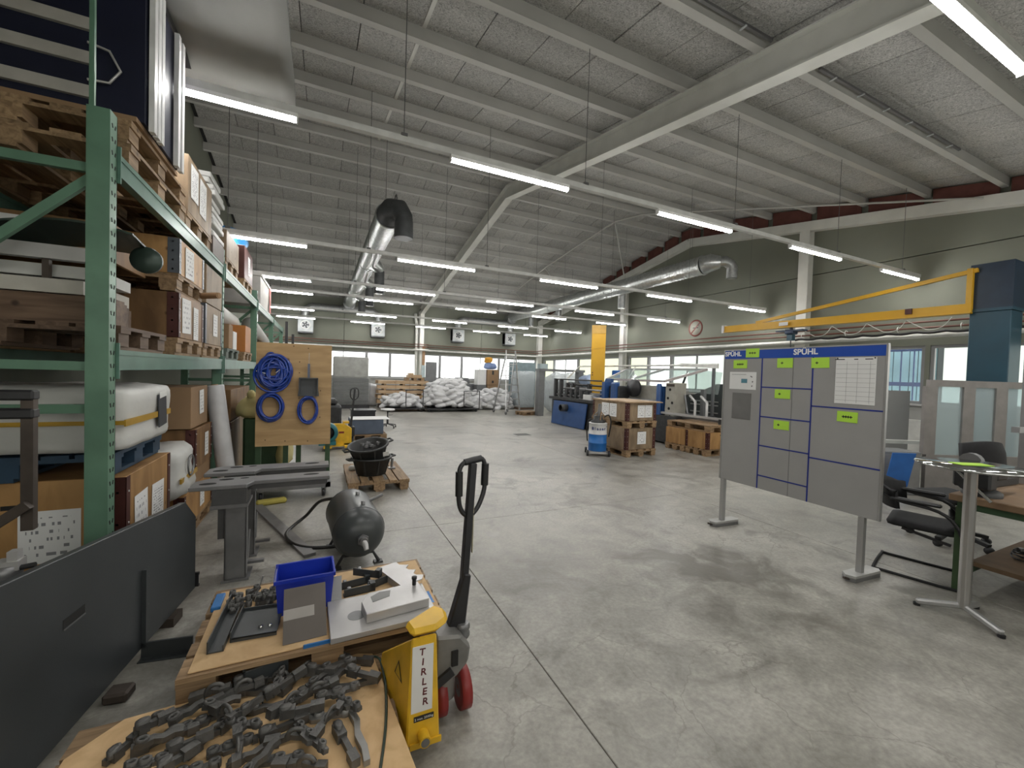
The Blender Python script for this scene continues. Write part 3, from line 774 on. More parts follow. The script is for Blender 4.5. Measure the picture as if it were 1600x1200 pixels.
# --- rack
XRF, DEP = -1.1, 1.05
def rack_upright(root, x, y, h, front=True):
    u = MB().bx(x - .05, x + .05, y - .045, y - .040, 0, h).bx(x - .05, x - .045, y - .045, y + .045, 0, h).bx(x + .045, x + .05, y - .045, y + .045, 0, h).bx(x - .05, x - .025, y + .04, y + .045, 0, h).bx(x + .025, x + .05, y + .04, y + .045, 0, h)
    u.bx(x - .07, x + .07, y - .08, y + .08, 0, .008)
    o_ = u.build('upright', M_RGREEN, root)
    hs = MB(); k = 0
    z = .2
    while z < h - .05:
        for q in (-.018, .018):
            hs.box((x + .0505, y + q, z), (.002, .010, .024), (.35 if q < 0 else -.35, 0, 0))
        z += .075
    hs.build('slot_row', M_HOLE, o_)
    return o_
RACK = thing('pallet_rack', 'green steel pallet rack loaded with crates along the left wall', 'rack', (0, 0, 0))
UY = [3.11, 6.06, 9.0, 11.95, 14.9]
for i, y in enumerate(UY):
    h = 3.05 if i < 3 else 2.9
    rack_upright(RACK, XRF - .03, y, h); rack_upright(RACK, XRF - DEP, y, h)
    for (za, zb) in ((2.72, 2.72), (1.62, 1.62), (1.38, 1.38), (.35, .35)):
        MB().bar((XRF - .05, y, za), (XRF - DEP + .05, y, zb), .035, .05).build('side_brace', M_RGREEN, RACK)
    for (za, zb) in ((2.70, 1.70), (1.36, .38))[:1 if i == 0 else 2]:
        MB().bar((XRF - .05, y + .01, za), (XRF - DEP + .05, y + .01, zb), .03, .045).build('side_brace', M_RGREEN, RACK)
for a, b in zip(UY[:-1], UY[1:]):
    for z in (1.72, 2.85):
        for x in (XRF + .0, XRF - DEP - .0):
            bm_ = MB().bx(x - .025, x + .025, a + .05, b - .05, z - .12, z).bx(x + .02, x + .03, a + .05, b - .05, z - .03, z + .0)
            bm_.build('beam', M_RGREEN2, RACK)
            for e in (a + .05, b - .05): MB().bx(x - .03, x + .036, e - .006, e + .006, z - .17, z + .04).build('beam_connector', M_RGREEN2, RACK)
# tall slim post standing above the first bay
# --- ground level, first bay
def xc(w): return XRF + .02 - w / 2
crate('big pale plywood crate with two white sheets at foot of the front rack upright', (xc(.98), 3.72, .14), (.98, .82, .80), M_PLY, M_STEELRED,
      [((.15, -.413, .47), .27, .31, '-y'), ((.494, -.17, .46), .22, .36, '+x', M_PRINT, .04), ((.494, .14, .47), .24, .32, '+x', M_PRINT2, -.03)])
pallet('pallet under the big plywood crate at the front rack upright', (xc(.98), 3.72, 0), PI / 2, .84, .98)
pallet('blue painted pallet between plywood crate and white wrapped bundle', (xc(1.0) - .03, 3.70, .945), PI / 2, .84, .96, M_PALB)
# white wrapped bundle
wb = thing('wrapped_bundle', 'white plastic wrapped bundle with yellow tape on the blue pallet', 'bundle', (xc(1.0), 3.70, 1.09))
def soft_box(x, y, z, amp, seed, nx=10, ny=10, nz=5, round_=.06):
    """rounded box with crumpled faces"""
    rnd = random.Random(seed)
    bm = bmesh.new(); bmesh.ops.create_cube(bm, size=1.0)
    bmesh.ops.subdivide_edges(bm, edges=bm.edges[:], cuts=7, use_grid_fill=True)
    ph = [rnd.uniform(0, 6) for _ in range(9)]
    for v in bm.verts:
        p = v.co.copy()
        q = Vector((p.x * x, p.y * y, p.z * z))
        # round the corners
        m_ = Vector((max(0, abs(q.x) - x / 2 + round_), max(0, abs(q.y) - y / 2 + round_), max(0, abs(q.z) - z / 2 + round_)))
        if m_.length > round_:
            k = round_ / m_.length
            q = Vector([math.copysign(abs(c) - d * (1 - k), c) for c, d in zip(q, m_)])
        d = amp * (math.sin(q.x * 9 + ph[0]) * math.sin(q.y * 11 + ph[1]) + .7 * math.sin(q.z * 17 + ph[2] + q.x * 7) + .5 * math.sin(q.y * 23 + ph[3] + q.z * 13))
        n = Vector((p.x, p.y, p.z)); n.normalize()
        v.co = q + n * d * (.3 if p.z < -.49 else 1)
        v.co.z += z / 2
        if v.co.z < 0: v.co.z = 0
    s_ = MB(); bm.verts.index_update()
    s_._add([v.co for v in bm.verts], [[v.index for v in f.verts] for f in bm.faces], True)
    bm.free(); return s_
soft_box(1.02, .92, .40, .012, 3).build('wrapped_body', M_FOAM, wb)
MB().bx(-.52, .525, -.475, -.470, .18, .205).bx(.515, .524, -.47, .35, .17, .21).build('tape_band', M_YTAPE, wb)
MB().box((.528, .15, .22), (.006, .16, .24), (.1, 0, 0)).build('black_label', plain('black_label', (.04, .045, .055), .4), wb)
MB().box((.530, .15, .33), (.006, .14, .04), (.1, 0, 0)).build('white_label_strip', M_PAPER, wb)
# second column of goods
crate('low plywood crate with a paper on floor behind the dark steel panel', (xc(.9), 5.05, .14), (.9, 1.05, .32), M_PLY, M_STEELRED, [((.454, .1, .17), .16, .2, '+x')])
pallet('pallet under the low crate behind the dark steel panel', (xc(.9), 5.05, 0), PI / 2, 1.1, .9)
w2 = thing('wrapped_bundle', 'small white plastic bag with yellow tape on low crate in rack', 'bundle', (xc(.8), 4.55, .46))
soft_box(.86, .60, .46, .02, 9, round_=.12).build('wrapped_body', M_FOAM, w2)
MB().bx(.425, .437, -.25, .25, .17, .21).build('tape_band', M_YTAPE, w2)
MB().tube(arc((.44, .02, .28), .09, 0, 2 * PI, 14, 'yz')[:-1], .008, 6, True).build('strap_ring', M_GSTEEL, w2)
crate('brown crate with red corner straps and paper, lower of two under the beam', (xc(.9), 5.20, .62), (.9, .66, .40), M_PLYD, M_STEELRED, [((.455, .1, .2), .14, .24, '+x')])
MB
crate('brown cardboard box with hanging paper, upper of two under the beam', (xc(.9), 5.12, 1.03), (.86, .62, .40), M_CARD, None, [((.436, .05, .24), .16, .24, '+x', M_PRINT, .05)], slots=False, name='cardboard_box', group='cardboard boxes in the rack')
tag(MB().bx(-.43, .43, -.30, .30, 0, .155).build('support_block', M_CARD, None, (xc(.9), 5.26, .462)), 'low carton hidden under the brown strapped crate in the rack', 'carton')
# --- first bay, beam level
Z1 = 1.722
for y, lab in ((4.70, 'pallet on lower beams under the red cornered crates'), (5.58, 'pallet on lower beams beside the second upright'), (3.62, 'pallet of dark beams on lower beams behind the front upright')):
    pallet(lab, (xc(1.1), y, Z1), PI / 2, .80, 1.1, M_PAL if y > 4 else M_PALD)
crate('crate with dark red corners and two white papers on lower rack beams', (xc(1.06), 4.71, Z1 + .145), (1.06, .80, .38), M_PLYD, M_STEELRED, [((.535, -.18, .2), .26, .30, '+x', M_PRINT, .03), ((.535, .12, .16), .16, .30, '+x', M_PRINT2, 0)])
crate('grey weathered crate with one paper beside second rack upright', (xc(1.06), 5.58, Z1 + .145), (1.06, .78, .42), M_PLYG, M_STEELBLU, [((.535, .05, .22), .2, .24, '+x')])
pallet('pallet stacked on the red cornered crate under upper beams', (xc(1.1), 4.70, Z1 + .53), PI / 2, .80, 1.1)
crate('pale crate with blue corner strap and paper right under upper beam', (xc(1.06), 4.71, Z1 + .675), (1.06, .80, .30), M_PLY, M_STEELBLU, [((.535, -.1, .14), .26, .26, '+x', M_PRINT, .03)])
crate('tall narrow crate of upright planks beside second rack upright', (xc(1.06), 5.60, Z1 + .57), (1.06, .74, .40), M_PLYG, None, [], planks=1)
tag(MB().cyl((0, -.16, 0), (0, .16, 0), .03, 14).cyl((0, -.165, 0), (0, .165, 0), .02, 10).build('cardboard_tube', M_CARD, None, (XRF + .06, 5.02, Z1 + .61), (0, 0, .9)), 'short brown cardboard tube poking out between stacked crates', 'tube')
# goods at the left image edge on the lower beams
db = thing('steel_profile_stack', 'stack of dark long timbers and grey profiles behind front upright', 'profiles', (xc(1.1), 3.62, Z1 + .145))
for k in range(4):
    MB().bx(-.55, .50 - .05 * k, -.36 + k * .19, -.20 + k * .19, 0, .16).build('dark_timber', M_PALD, db)
MB().bx(-.55, .36, -.34, .30, .17, .25).build('pale_board', plain('pale_board', (.5, .48, .43), .6), db)
MB().bx(-.5, .48, -.36, -.30, .36, .44).build('steel_channel', M_LSTEEL, db)
for x in (-.3, .2): MB().bx(x - .015, x + .015, -.345, -.315, .25, .36).build('support_post', M_RUST, db)
MB().bx(-.5, .40, -.28, .2, .27, .34).build('foam_sheet', M_FOAM, db)
gp = thing('curved_plate', 'dark green curved steel plate leaning out past the front upright', 'plate', (XRF - .10, 3.42, Z1 + .62))
pts = [(-.55 + .06 * k, .10 * math.sin(k * .2) - .0 * k) for k in range(13)]
pl = MB()
for k in range(12):
    (xa, za), (xb, zb) = pts[k], pts[k + 1]
    pl._add([(xa, -.2, za), (xb, -.2, zb), (xb, .25, zb - .05), (xa, .25, za - .05), (xa, -.2, za + .012), (xb, -.2, zb + .012), (xb, .25, zb - .038), (xa, .25, za - .038)], [(0, 1, 2, 3), (7, 6, 5, 4), (0, 4, 5, 1), (2, 6, 7, 3), (1, 5, 6, 2), (3, 7, 4, 0)])
pl.build('plate', plain('dark_green_steel', (.035, .055, .045), .4, .3), gp)
MB().lathe([(.0, .0), (.08, .0), (.085, .015), (.085, .03), (.0, .03)], (.17, 0, -.03), 24, 'y').build('rounded_end', MATS['dark_green_steel'], gp)
cr2 = crate('low dark box with white sheets on timbers behind front upright', (xc(1.0) - .1, 3.90, Z1 + .585), (.85, .55, .26), M_PLYD, None, [((-.1, -.279, .13), .5, .2, '-y', M_PAPER)], slots=False)
# --- first bay, top level
Z2 = 2.852
pallet('lower of two stacked pallets on top of the front rack bay', (xc(1.1), 3.92, Z2), PI / 2, 1.15, 1.1)
pallet('upper of two stacked pallets on top of the front rack bay', (xc(1.1), 3.92, Z2 + .146), PI / 2, 1.15, 1.1)
bc = thing('slatted_blue_crate', 'dark blue crate with pale slats on pallets at top left', 'crate', (xc(1.0), 3.92, Z2 + .292))
MB().bx(-.5, .54, -.5, .2, .03, .98).build('blue_body', plain('navy_panel', (.006, .008, .026), .5), bc)
MB().bx(-.55, .52, -.56, .25, 0, .03).build('base_board', M_CARD, bc)
for k in range(5):
    MB().bx(-.52, .30, -.525, -.50, .10 + k * .2, .17 + k * .2).build('slat', plain('pale_slat', (.42, .40, .37), .6), bc)
MB().tube([(.28, -.53, .42), (.38, -.53, .40), (.43, -.52, .30), (.38, -.53, .21), (.28, -.53, .2)], .008, 6).build('cable_loop', M_LSTEEL, bc)
for k, (dx, yy) in enumerate(((.565, -.44), (.565, -.37), (.565, -.30), (.565, .05), (.565, .15))):
    MB().bx(dx - .015, dx + .015, yy - .025, yy + .025, -.0, .98).build('upright_profile', plain('white_profile', (.72, .72, .72), .35), bc)
tag(MB().bx(-.011, .011, -.011, .011, 0, .95).build('rack_post', M_RGREEN, None, (XRF - .075, 3.12, 3.052)), 'slim green steel post rising above the front rack upright', 'post')
crate('plywood crate with two white papers on top of the front bay', (xc(1.05), 4.98, Z2 + .146), (1.05, .86, .50), M_PLYG, None, [((.53, -.24, .30), .24, .30, '+x', M_PRINT2, .02), ((.53, .06, .27), .24, .34, '+x', M_PRINT2, -.02)])
pallet('pallet under the papered crate on top of the front bay', (xc(1.05), 4.98, Z2), PI / 2, .90, 1.05)
ws = thing('foam_sheet_stack', 'tall stack of white foam sheets on top of front bay', 'foam sheets', (xc(.9), 5.72, Z2 + .2))
for k in range(11):
    MB().bx(-.45 + random.uniform(-.02, 0), .44 + random.uniform(-.03, .03), -.26 + random.uniform(-.02, .02), .25 + random.uniform(-.02, .02), k * .062, k * .062 + .055).build('foam_sheet', M_FOAM, ws, bevel=.008)
tag(MB().bx(-.48, .46, -.28, .28, 0, .19).build('dark_carton', M_RUST, None, (xc(.9), 5.72, Z2 + .003)), 'dark flat carton under the white foam stack on rack top', 'carton')
# the big wrapped panel lying across the top, overhanging the aisle
wp = thing('foam_wrapped_panel', 'large grey white foam wrapped panel overhanging the aisle at top left', 'panel', (-1.25, 3.70, 4.32))
def wavy_panel(x0, x1, y0, y1, th, amp):
    nx, ny = 16, 14; vs = []; fs = []
    for s_ in (0, 1):
        for j in range(ny + 1):
            for i in range(nx + 1):
                x = x0 + (x1 - x0) * i / nx; y = y0 + (y1 - y0) * j / ny
                z = amp * (math.sin(x * 5 + y * 2) * .6 + math.sin(y * 7 + x) * .4) + (th if s_ else 0)
                if j >= ny - 1: z -= (.07 if s_ == 0 else .02) * (j - ny + 2)
                if i == nx: z -= .02
                vs.append((x, y, z))
    n = (nx + 1) * (ny + 1)
    for s_ in (0, 1):
        for j in range(ny):
            for i in range(nx):
                a = s_ * n + j * (nx + 1) + i; q = (a, a + 1, a + nx + 2, a + nx + 1); fs.append(q if s_ else q[::-1])
    for i in range(nx):
        for j in (0, ny):
            a = j * (nx + 1) + i; fs.append((a, a + 1, a + 1 + n, a + n))
    for j in range(ny):
        for i in (0, nx):
            a = j * (nx + 1) + i; fs.append((a, a + nx + 1, a + nx + 1 + n, a + n))
    return MB()._add(vs, fs, True)
wavy_panel(-.75, .98, -1.35, 1.05, .10, .008).build('wrapped_sheet', plain('grey_white_foam', (.25, .25, .24), .75, 0, .06, 2, .25, 10), wp)
MB().bar((.13, -1.3, -.045), (.15, .98, -.045), .05, .05).build('dark_edge_bar', M_BLACK, wp)
MB().bx(-.7, .08, .72, 1.0, -.10, -.012).build('timber_batten', M_CARD, wp)
for y in (-.7, -.05): MB().bx(-.7, .0, y - .05, y + .05, -.195, .0).build('support_batten', M_PALD, wp)
# --- second bay
pallet('pallet on top of second rack bay under the plain crate', (xc(1.05), 6.62, Z2), PI / 2, .85, 1.05)
crate('plain weathered crate on top of second bay beside foam stack', (xc(1.05), 6.62, Z2 + .146), (1.05, .84, .34), M_PLYG, None, [])
pallet('pallet on top of second rack bay under the dark red crate', (xc(1.05), 7.95, Z2), PI / 2, .85, 1.05)
crate('dark brown crate with a paper below the blue bag on rack top', (xc(1.05), 7.95, Z2 + .146), (1.05, .84, .50), M_STEELRED, None, [((.53, .0, .25), .2, .3, '+x')], planks=1)
bag = thing('blue_plastic_bag', 'bright blue plastic bag bulging on the dark brown crate', 'bag', (xc(.9), 8.06, Z2 + .647))
soft_box(.78, .62, .32, .025, 21, round_=.17).build('bag_body', plain('bright_blue_film', (.04, .26, .60), .3, 0, .15, 6), bag)
pallet('grey green pallet on lower beams of second bay', (xc(1.05), 6.75, Z1), PI / 2, .85, 1.05, plain('grey_green_pallet', (.12, .15, .13), .7))
for k, (yy, h_, m_) in enumerate(((6.55, .32, M_CARD), (6.85, .25, M_PAPER))):
    crate(('tan carton' if k == 0 else 'small white carton') + ' on the grey green pallet in second bay', (xc(.9), yy, Z1 + .146), (.9, .26, h_), m_, None, [], slots=False, name='carton', group='cartons in the second bay')
crate('orange brown box open at the side on lower beams of second bay', (xc(.95), 8.0, Z1 + .146), (.95, .55, .42), plain('orange_ply', (.45, .17, .035), .5, 0, .15), None, [], slots=False, name='orange_box', group='boxes in the second bay')
pallet('pallet under the orange box in second bay', (xc(.95), 8.05, Z1), PI / 2, .80, .95)
tag(MB().lathe([(.0, 0), (.11, 0), (.12, .02), (.12, 1.9), (.0, 1.92)], (0, 0, 0), 20, 'y').build('carpet_roll', M_FOAM, None, (XRF - .25, 6.3, 2.42), (-.03, 0, 0)), 'pale rolled sheet lying under the top beams of second bay', 'roll')
crate('long brown plank box under the lower beams of second bay', (xc(.95), 7.4, .9), (.95, 1.6, .42), M_PLYD, None, [], slots=False)
crate('dark storage chest on the floor of second bay behind plywood board', (xc(.95), 7.4, 0.0), (.95, 1.6, .88), M_PLYG, M_STEELRED, [])
# third and fourth bays
tag(MB().bx(-.5, .5, -.9, .9, 0, .55).bx(-.5, .52, -.95, .95, .55, .60).bx(.50, .505, .35, .6, .0, .55).build('white_panel_box', plain('offwhite_panel', (.55, .53, .50), .6), None, (xc(1.0), 10.3, Z2)), 'off white panelled box on top of the third rack bay', 'box')
rs = tag(MB().bx(-.004, .004, -.11, .11, 0, .55).build('red_stripe_board', plain('red_label', (.5, .09, .07), .5), None, (xc(1.0) + .53, 10.85, Z2 + .002)), 'red striped strip on the end of the off white box', 'board')
for k, (y, z, r, lab) in enumerate(((9.3, 2.45, .13, 'thick pale rolled carpet sticking out of third bay'), (9.7, 2.2, .10, 'thin pale rolled carpet below the thick roll in third bay'), (10.6, 2.12, .08, 'slim pale roll lowest in third bay'))):
    tag(MB().lathe([(.0, 0), (r, 0), (r, 2.2), (.0, 2.2)], (0, 0, 0), 18, 'y').build('carpet_roll', M_FOAM, None, (XRF - .14 - .27 * k, y, z + (.0, .12, .2)[k]), ((-.10, -.02, -.02)[k], 0, 0)), lab, 'roll', 'rolls in the third bay')
pallet('pallet on lower beams of third bay', (xc(1.0), 9.7, Z1), PI / 2, .85, 1.0)
pallet('dark pallet on lower beams of third bay', (xc(1.0), 10.7, Z1), PI / 2, .85, 1.0, M_PALD)
crate('dark low crate on lower beams of third bay', (xc(1.0), 10.7, Z1 + .146), (1.0, .8, .25), M_PLYD, None, [], slots=False)
crate('long weathered crate on lower beams of fourth bay', (xc(1.0), 13.4, Z1), (1.0, 2.2, .45), M_PLYG, None, [], slots=False)
for k, y in enumerate((11.4, 12.1)):
    tag(MB().bx(-.03, .03, -.03, .03, 0, 2.75 - k * .25).bx(-.1, .1, -.1, .1, 0, .01).build('steel_post', M_BLACK, None, (XRF + .35 + .1 * k, y, 0)), ('taller' if k == 0 else 'shorter') + ' slim black post standing beside the third rack bay', 'post')
# ------------------------------------------------------------------ left foreground
M_OSB = wood('tan_fibreboard', (0.64, 0.44, 0.235), (0.54, 0.355, 0.18), (5, 5, 5), 0.7, knots=False)
M_DPANEL = plain('dark_grey_lacquer', (0.042, 0.047, 0.050), 0.42, 0.0, 0.12, 3, 0.03, 200)
M_CAST = plain('dark_cast_iron', (0.115, 0.112, 0.107), 0.48, 0.4, 0.3, 12, 0.25, 90)
M_CASTL = plain('light_cast_iron', (0.27, 0.265, 0.255), 0.45, 0.5, 0.15, 12)
M_YEL = plain('truck_yellow', (0.72, 0.43, 0.025), 0.42, 0, 0.14, 9)
M_RED = plain('wheel_red', (0.22, 0.02, 0.018), 0.45)
M_BLUEP = plain('blue_plastic', (0.012, 0.035, 0.40), 0.35, 0, 0.1)
M_BTAPE = plain('blue_tape', (0.03, 0.17, 0.46), 0.45)
M_TANK = plain('anthracite_tank_paint', (0.045, 0.050, 0.052), 0.38, 0.0, 0.1, 4, coat=0.1)
M_HOSE = plain('black_hose_rubber', (0.012, 0.012, 0.012), 0.45)
M_CHROME = plain('chrome', (0.6, 0.6, 0.6), 0.15, 1.0, 0.05)
M_GREENP = plain('machine_green', (0.035, 0.075, 0.035), 0.5, 0.1, 0.15)

# dark standing steel sheet
pn = thing('steel_door_panel', 'large dark grey lacquered steel panel standing on edge at left', 'panel', (-.975, 2.3, 0), R(-8))
MB().prism([(-1.7, .055), (1.28, .055), (1.28, .57), (1.12, .72), (-1.7, .995)], .035, 'yz', 0).build('sheet', M_DPANEL, pn, bevel=.003)
MB().bx(.018, .040, .60, .625, .06, .50).build('rib', M_DPANEL, pn)
for z in (.12, .28, .44): MB().lathe([(.008, 0), (.008, .008), (.0, .01)], (.018, .65, z), 8, 'x').build('bolt', M_GSTEEL, pn)
MB().bx(.018, .26, .60, .612, .0, .09).bx(.018, .25, .56, .66, .0, .006).build('foot_bracket', M_DPANEL, pn)
MB().bx(.0175, .019, .02, .15, .52, .56).build('slot', M_HOLE, pn)
MB().bx(.0178, .022, .02, .15, .515, .521).build('slot_lip', M_GSTEEL, pn)
MB().box((.07, .30, .025), (.10, .09, .05)).build('wood_wedge', M_RUST, pn, bevel=.01)
for y in (-1.0, .95): MB().bx(-.05, .05, y - .06, y + .06, 0, .055).build('support_block', M_RUST, pn)
lt = MB().bx(-.004, .035, 1.285, 1.305, .06, .16).build('latch', M_BLACK, pn)
MB().bx(.03, .037, 1.290, 1.300, .08, .14).build('latch_slot', M_LSTEEL, lt)

# clamp stand at the left edge
cs = thing('clamp_stand', 'rusty clamp stand with black strap bar at left edge', 'stand', (-1.19, 2.50, 0))
MB().lathe([(.14, 0), (.14, .02), (.045, .03), (.045, .70), (.05, .72), (.05, .76), (.0, .76)], (-.02, 0, 0), 14).build('post', M_GSTEEL, cs)
MB().bx(-.01, .022, -.02, .02, .76, .82).bx(-.05, .03, -.03, .03, .74, .78).build('clamp_block', M_LSTEEL, cs)
MB().cyl((.03, -.01, .745), (.075, -.01, .75), .012, 8).build('clamp_screw', M_BLACK, cs)
MB().bar((-.10, -.01, .90), (.055, -.015, 1.02), .03, .04).build('clamp_arm', M_RUST, cs)
MB().bx(.022, .062, .0, .035, .90, 1.5).build('hanging_bar', M_RUST, cs)
for z in (1.41, 1.49): MB().bx(-.42, .066, -.01, .045, z - .02, z + .025).build('strap_bar', M_BLACK, cs, bevel=.008)

# steel stands with T shaped tops
def steel_stand(label, loc):
    s_ = thing('steel_stand', label, 'stand', loc, 0, 'steel stands beside the rack')
    tp = MB().prism([(-.30, -.14), (.06, -.14), (.10, -.05), (.64, -.05), (.64, .13), (-.22, .13), (-.30, .05)], .03, 'xy', .735).build('top_plate', M_GSTEEL, s_, bevel=.004)
    for (x, y, rx, ry) in ((-.20, -.05, .055, .03), (-.10, .06, .05, .025), (.02, .07, .03, .015), (.50, .05, .06, .025)):
        MB().lathe([(1, 0), (1, .0012)], (0, 0, 0), 14).build('cut_out', M_HOLE, tp, (x, y, .7502)).scale = (rx, ry, 1)
    MB().bx(.06, .62, -.03, .11, .68, .72).build('arm_box', M_DSTEEL, s_)
    MB().bx(-.16, .06, -.13, .10, .60, .72).build('head_block', M_DSTEEL, s_)
    MB().bx(-.17, .07, -.14, .11, .575, .60).build('flange', M_GSTEEL, s_)
    MB().bx(-.085, .06, -.10, -.085, .015, .575).bx(-.085, -.07, -.10, .08, .015, .575).bx(.045, .06, -.10, -.04, .015, .575).build('column', M_GSTEEL, s_, bevel=.003)
    MB().bx(-.10, .08, -.12, .10, 0, .015).build('base_plate', M_GSTEEL, s_)
    MB().bx(-.13, -.087, -.08, -.03, .33, .56).build('side_lug', M_DSTEEL, s_)
    MB().bar((.055, .0, .12), (.055, .07, .33), .012, .05).build('gusset', M_GSTEEL, s_)
    MB().bx(.03, .16, .06, .10, .05, .07).build('toe', M_GSTEEL, s_)
    return s_
st1 = steel_stand('grey steel stand with T shaped top plate, nearer of two', (-.55, 3.80, 0))
dup(st1, (-.55, 4.24, 0), 0, 'grey steel stand with T shaped top plate, farther of two')
MB
# flat bar on the floor
tag(MB().bar((-.70, 5.75, .014), (-.05, 3.95, .014), .10, .024).build('flat_steel_bar', M_GSTEEL), 'long flat grey steel bar lying on floor beside the stands', 'bar')

# air tank
tk = thing('air_tank', 'dark grey compressed air tank lying on black feet', 'tank', (.30, 3.88, 0), R(4))
rt = .205
prof = [(0.0, -.45), (.055, -.446), (.105, -.43), (.15, -.40), (.183, -.36), (.201, -.31), (rt, -.27), (rt, .28), (.201, .32), (.183, .375), (.15, .42), (.105, .455), (.0, .48)]
MB().lathe(prof, (0, 0, .30), 32, 'y').build('vessel', M_TANK, tk)
for y in (-.283, .283): MB().lathe([(rt, y - .006), (rt + .004, y), (rt, y + .006)], (0, 0, .30), 32, 'y', cap=False).build('weld_seam', M_TANK, tk)
vl = MB().lathe([(.045, -.49), (.045, -.47)], (0, 0, .30), 6, 'y').lathe([(.032, -.53), (.032, -.48)], (0, 0, .30), 12, 'y').build('valve', M_GSTEEL, tk)
MB().tube([(0, -.53, .30), (.005, -.56, .29), (.01, -.58, .26)], [.022, .022, .018], 10).build('nipple', M_LSTEEL, vl)
for y in (-.25, .25):
    MB().tube([(-.17, y, .01), (-.12, y, .10), (.12, y, .10), (.17, y, .01)], .014, 8).build('foot', M_BLACK, tk)
    MB().bx(-.20, -.13, y - .03, y + .03, 0, .012).bx(.13, .20, y - .03, y + .03, 0, .012).build('foot_pad', M_BLACK, tk)
MB().cyl((.12, .05, .44), (.25, .02, .50), .014, 8).build('side_nipple', M_GSTEEL, tk)
for y in (-.2, .1): MB().lathe([(.018, .49), (.018, .525), (.0, .527)], (.04, y, 0), 8).build('plug', M_GSTEEL, tk)
hp = [(.16, 4.20, .42), (.02, 4.55, .30), (-.10, 4.78, .10), (-.22, 4.72, .022), (-.27, 4.50, .022), (-.20, 4.25, .022), (-.06, 4.10, .022), (.12, 4.05, .022), (.22, 4.05, .03)]
def smooth_path(P, n=6):
    P = [Vector(p) for p in P]; out = []
    for i in range(len(P) - 1):
        p0, p1, p2, p3 = P[max(i - 1, 0)], P[i], P[i + 1], P[min(i + 2, len(P) - 1)]
        for k in range(n):
            t = k / n
            out.append(.5 * ((2 * p1) + (-p0 + p2) * t + (2 * p0 - 5 * p1 + 4 * p2 - p3) * t * t + (-p0 + 3 * p1 - 3 * p2 + p3) * t ** 3))
    out.append(P[-1]); return out
tag(MB().tube(smooth_path(hp), .016, 8).build('air_hose', M_HOSE), 'black rubber air hose looping from the tank onto the floor', 'hose')

# --- pallet pile A with fibreboard and parts
pallet('lower pallet under the fibreboard with the blue bin', (.07, 2.56, 0), 0, 1.2, .78)
pallet('upper pallet under the fibreboard with the blue bin', (.06, 2.555, .146), 0, 1.2, .78)
tag(MB().bx(-.575, .575, -.36, .36, 0, .008).build('fibreboard_sheet', M_OSB, None, (.07, 2.55, .291), (0, 0, R(.5)), bevel=.002), 'tan fibreboard sheet under blue bin and steel plates', 'board')
ZB = .300
for (x, y, d, lab) in ((-.50, 2.78, (.045, .16, .06), 'blue tape strip on the far left edge of the fibreboard'), (.06, 2.185, (.22, .006, .05), 'blue tape strip on the front edge of the fibreboard'), (.62, 2.40, (.03, .14, .03), 'blue tape scrap on the right edge of the fibreboard')):
    tag(MB().box((0, 0, 0), d).build('tape_strip', M_BTAPE, None, (x, y, .285), (0, 0, R(.5)), bevel=.004), lab, 'tape')
# blue bin
bn = thing('storage_bin', 'bright blue open plastic storage bin on the fibreboard', 'bin', (-.055, 2.60, ZB), R(2))
w_, d_, h_ = .145, .105, .20
bt = MB()
for sx in (-1, 1):
    bt._add([(sx * w_ * .9, -d_ * .9, .003), (sx * w_ * .9, d_ * .9, .003), (sx * w_, d_, h_), (sx * w_, -d_, h_), (sx * (w_ * .9 - .004), -d_ * .9 + .004, .006), (sx * (w_ * .9 - .004), d_ * .9 - .004, .006), (sx * (w_ - .004), d_ - .004, h_), (sx * (w_ - .004), -d_ + .004, h_)], [(0, 1, 2, 3), (7, 6, 5, 4), (2, 6, 7, 3), (0, 4, 5, 1), (1, 5, 6, 2), (3, 7, 4, 0)])
for sy in (-1, 1):
    bt._add([(-w_ * .9, sy * d_ * .9, .003), (w_ * .9, sy * d_ * .9, .003), (w_, sy * d_, h_), (-w_, sy * d_, h_), (-w_ * .9, sy * (d_ * .9 - .004), .003), (w_ * .9, sy * (d_ * .9 - .004), .003), (w_, sy * (d_ - .004), h_), (-w_, sy * (d_ - .004), h_)], [(0, 1, 2, 3), (7, 6, 5, 4), (2, 6, 7, 3), (0, 4, 5, 1), (1, 5, 6, 2), (3, 7, 4, 0)])
bt.bx(-w_ * .9, w_ * .9, -d_ * .9, d_ * .9, 0, .005)
bt.build('tub', M_BLUEP, bn)
rm = MB()
for sy in (-1, 1): rm.bx(-w_ - .008, w_ + .008, sy * d_ - .004, sy * (d_ + .008) , h_ - .02, h_ + .002)
for sx in (-1, 1): rm.bx(sx * w_ - .004, sx * (w_ + .008), -d_ - .008, d_ + .008, h_ - .02, h_ + .002)
rm.build('rim', M_BLUEP, bn, bevel=.002)
# leaning grey plate with slot
lp = thing('slotted_plate', 'brown grey steel plate with pale slot leaning on the blue bin', 'plate', (-.045, 2.235, ZB), R(3), rot=(R(-40), 0, R(3)))
MB().bx(-.095, .10, -.003, .003, 0, .255).build('plate', plain('brown_grey_steel', (.12, .105, .095), .45, .5, .1), lp)
MB().bx(-.095, .045, -.0036, .0036, .105, .155).build('slot', plain('pale_slot_view', (.33, .31, .29), .4, .3), lp)
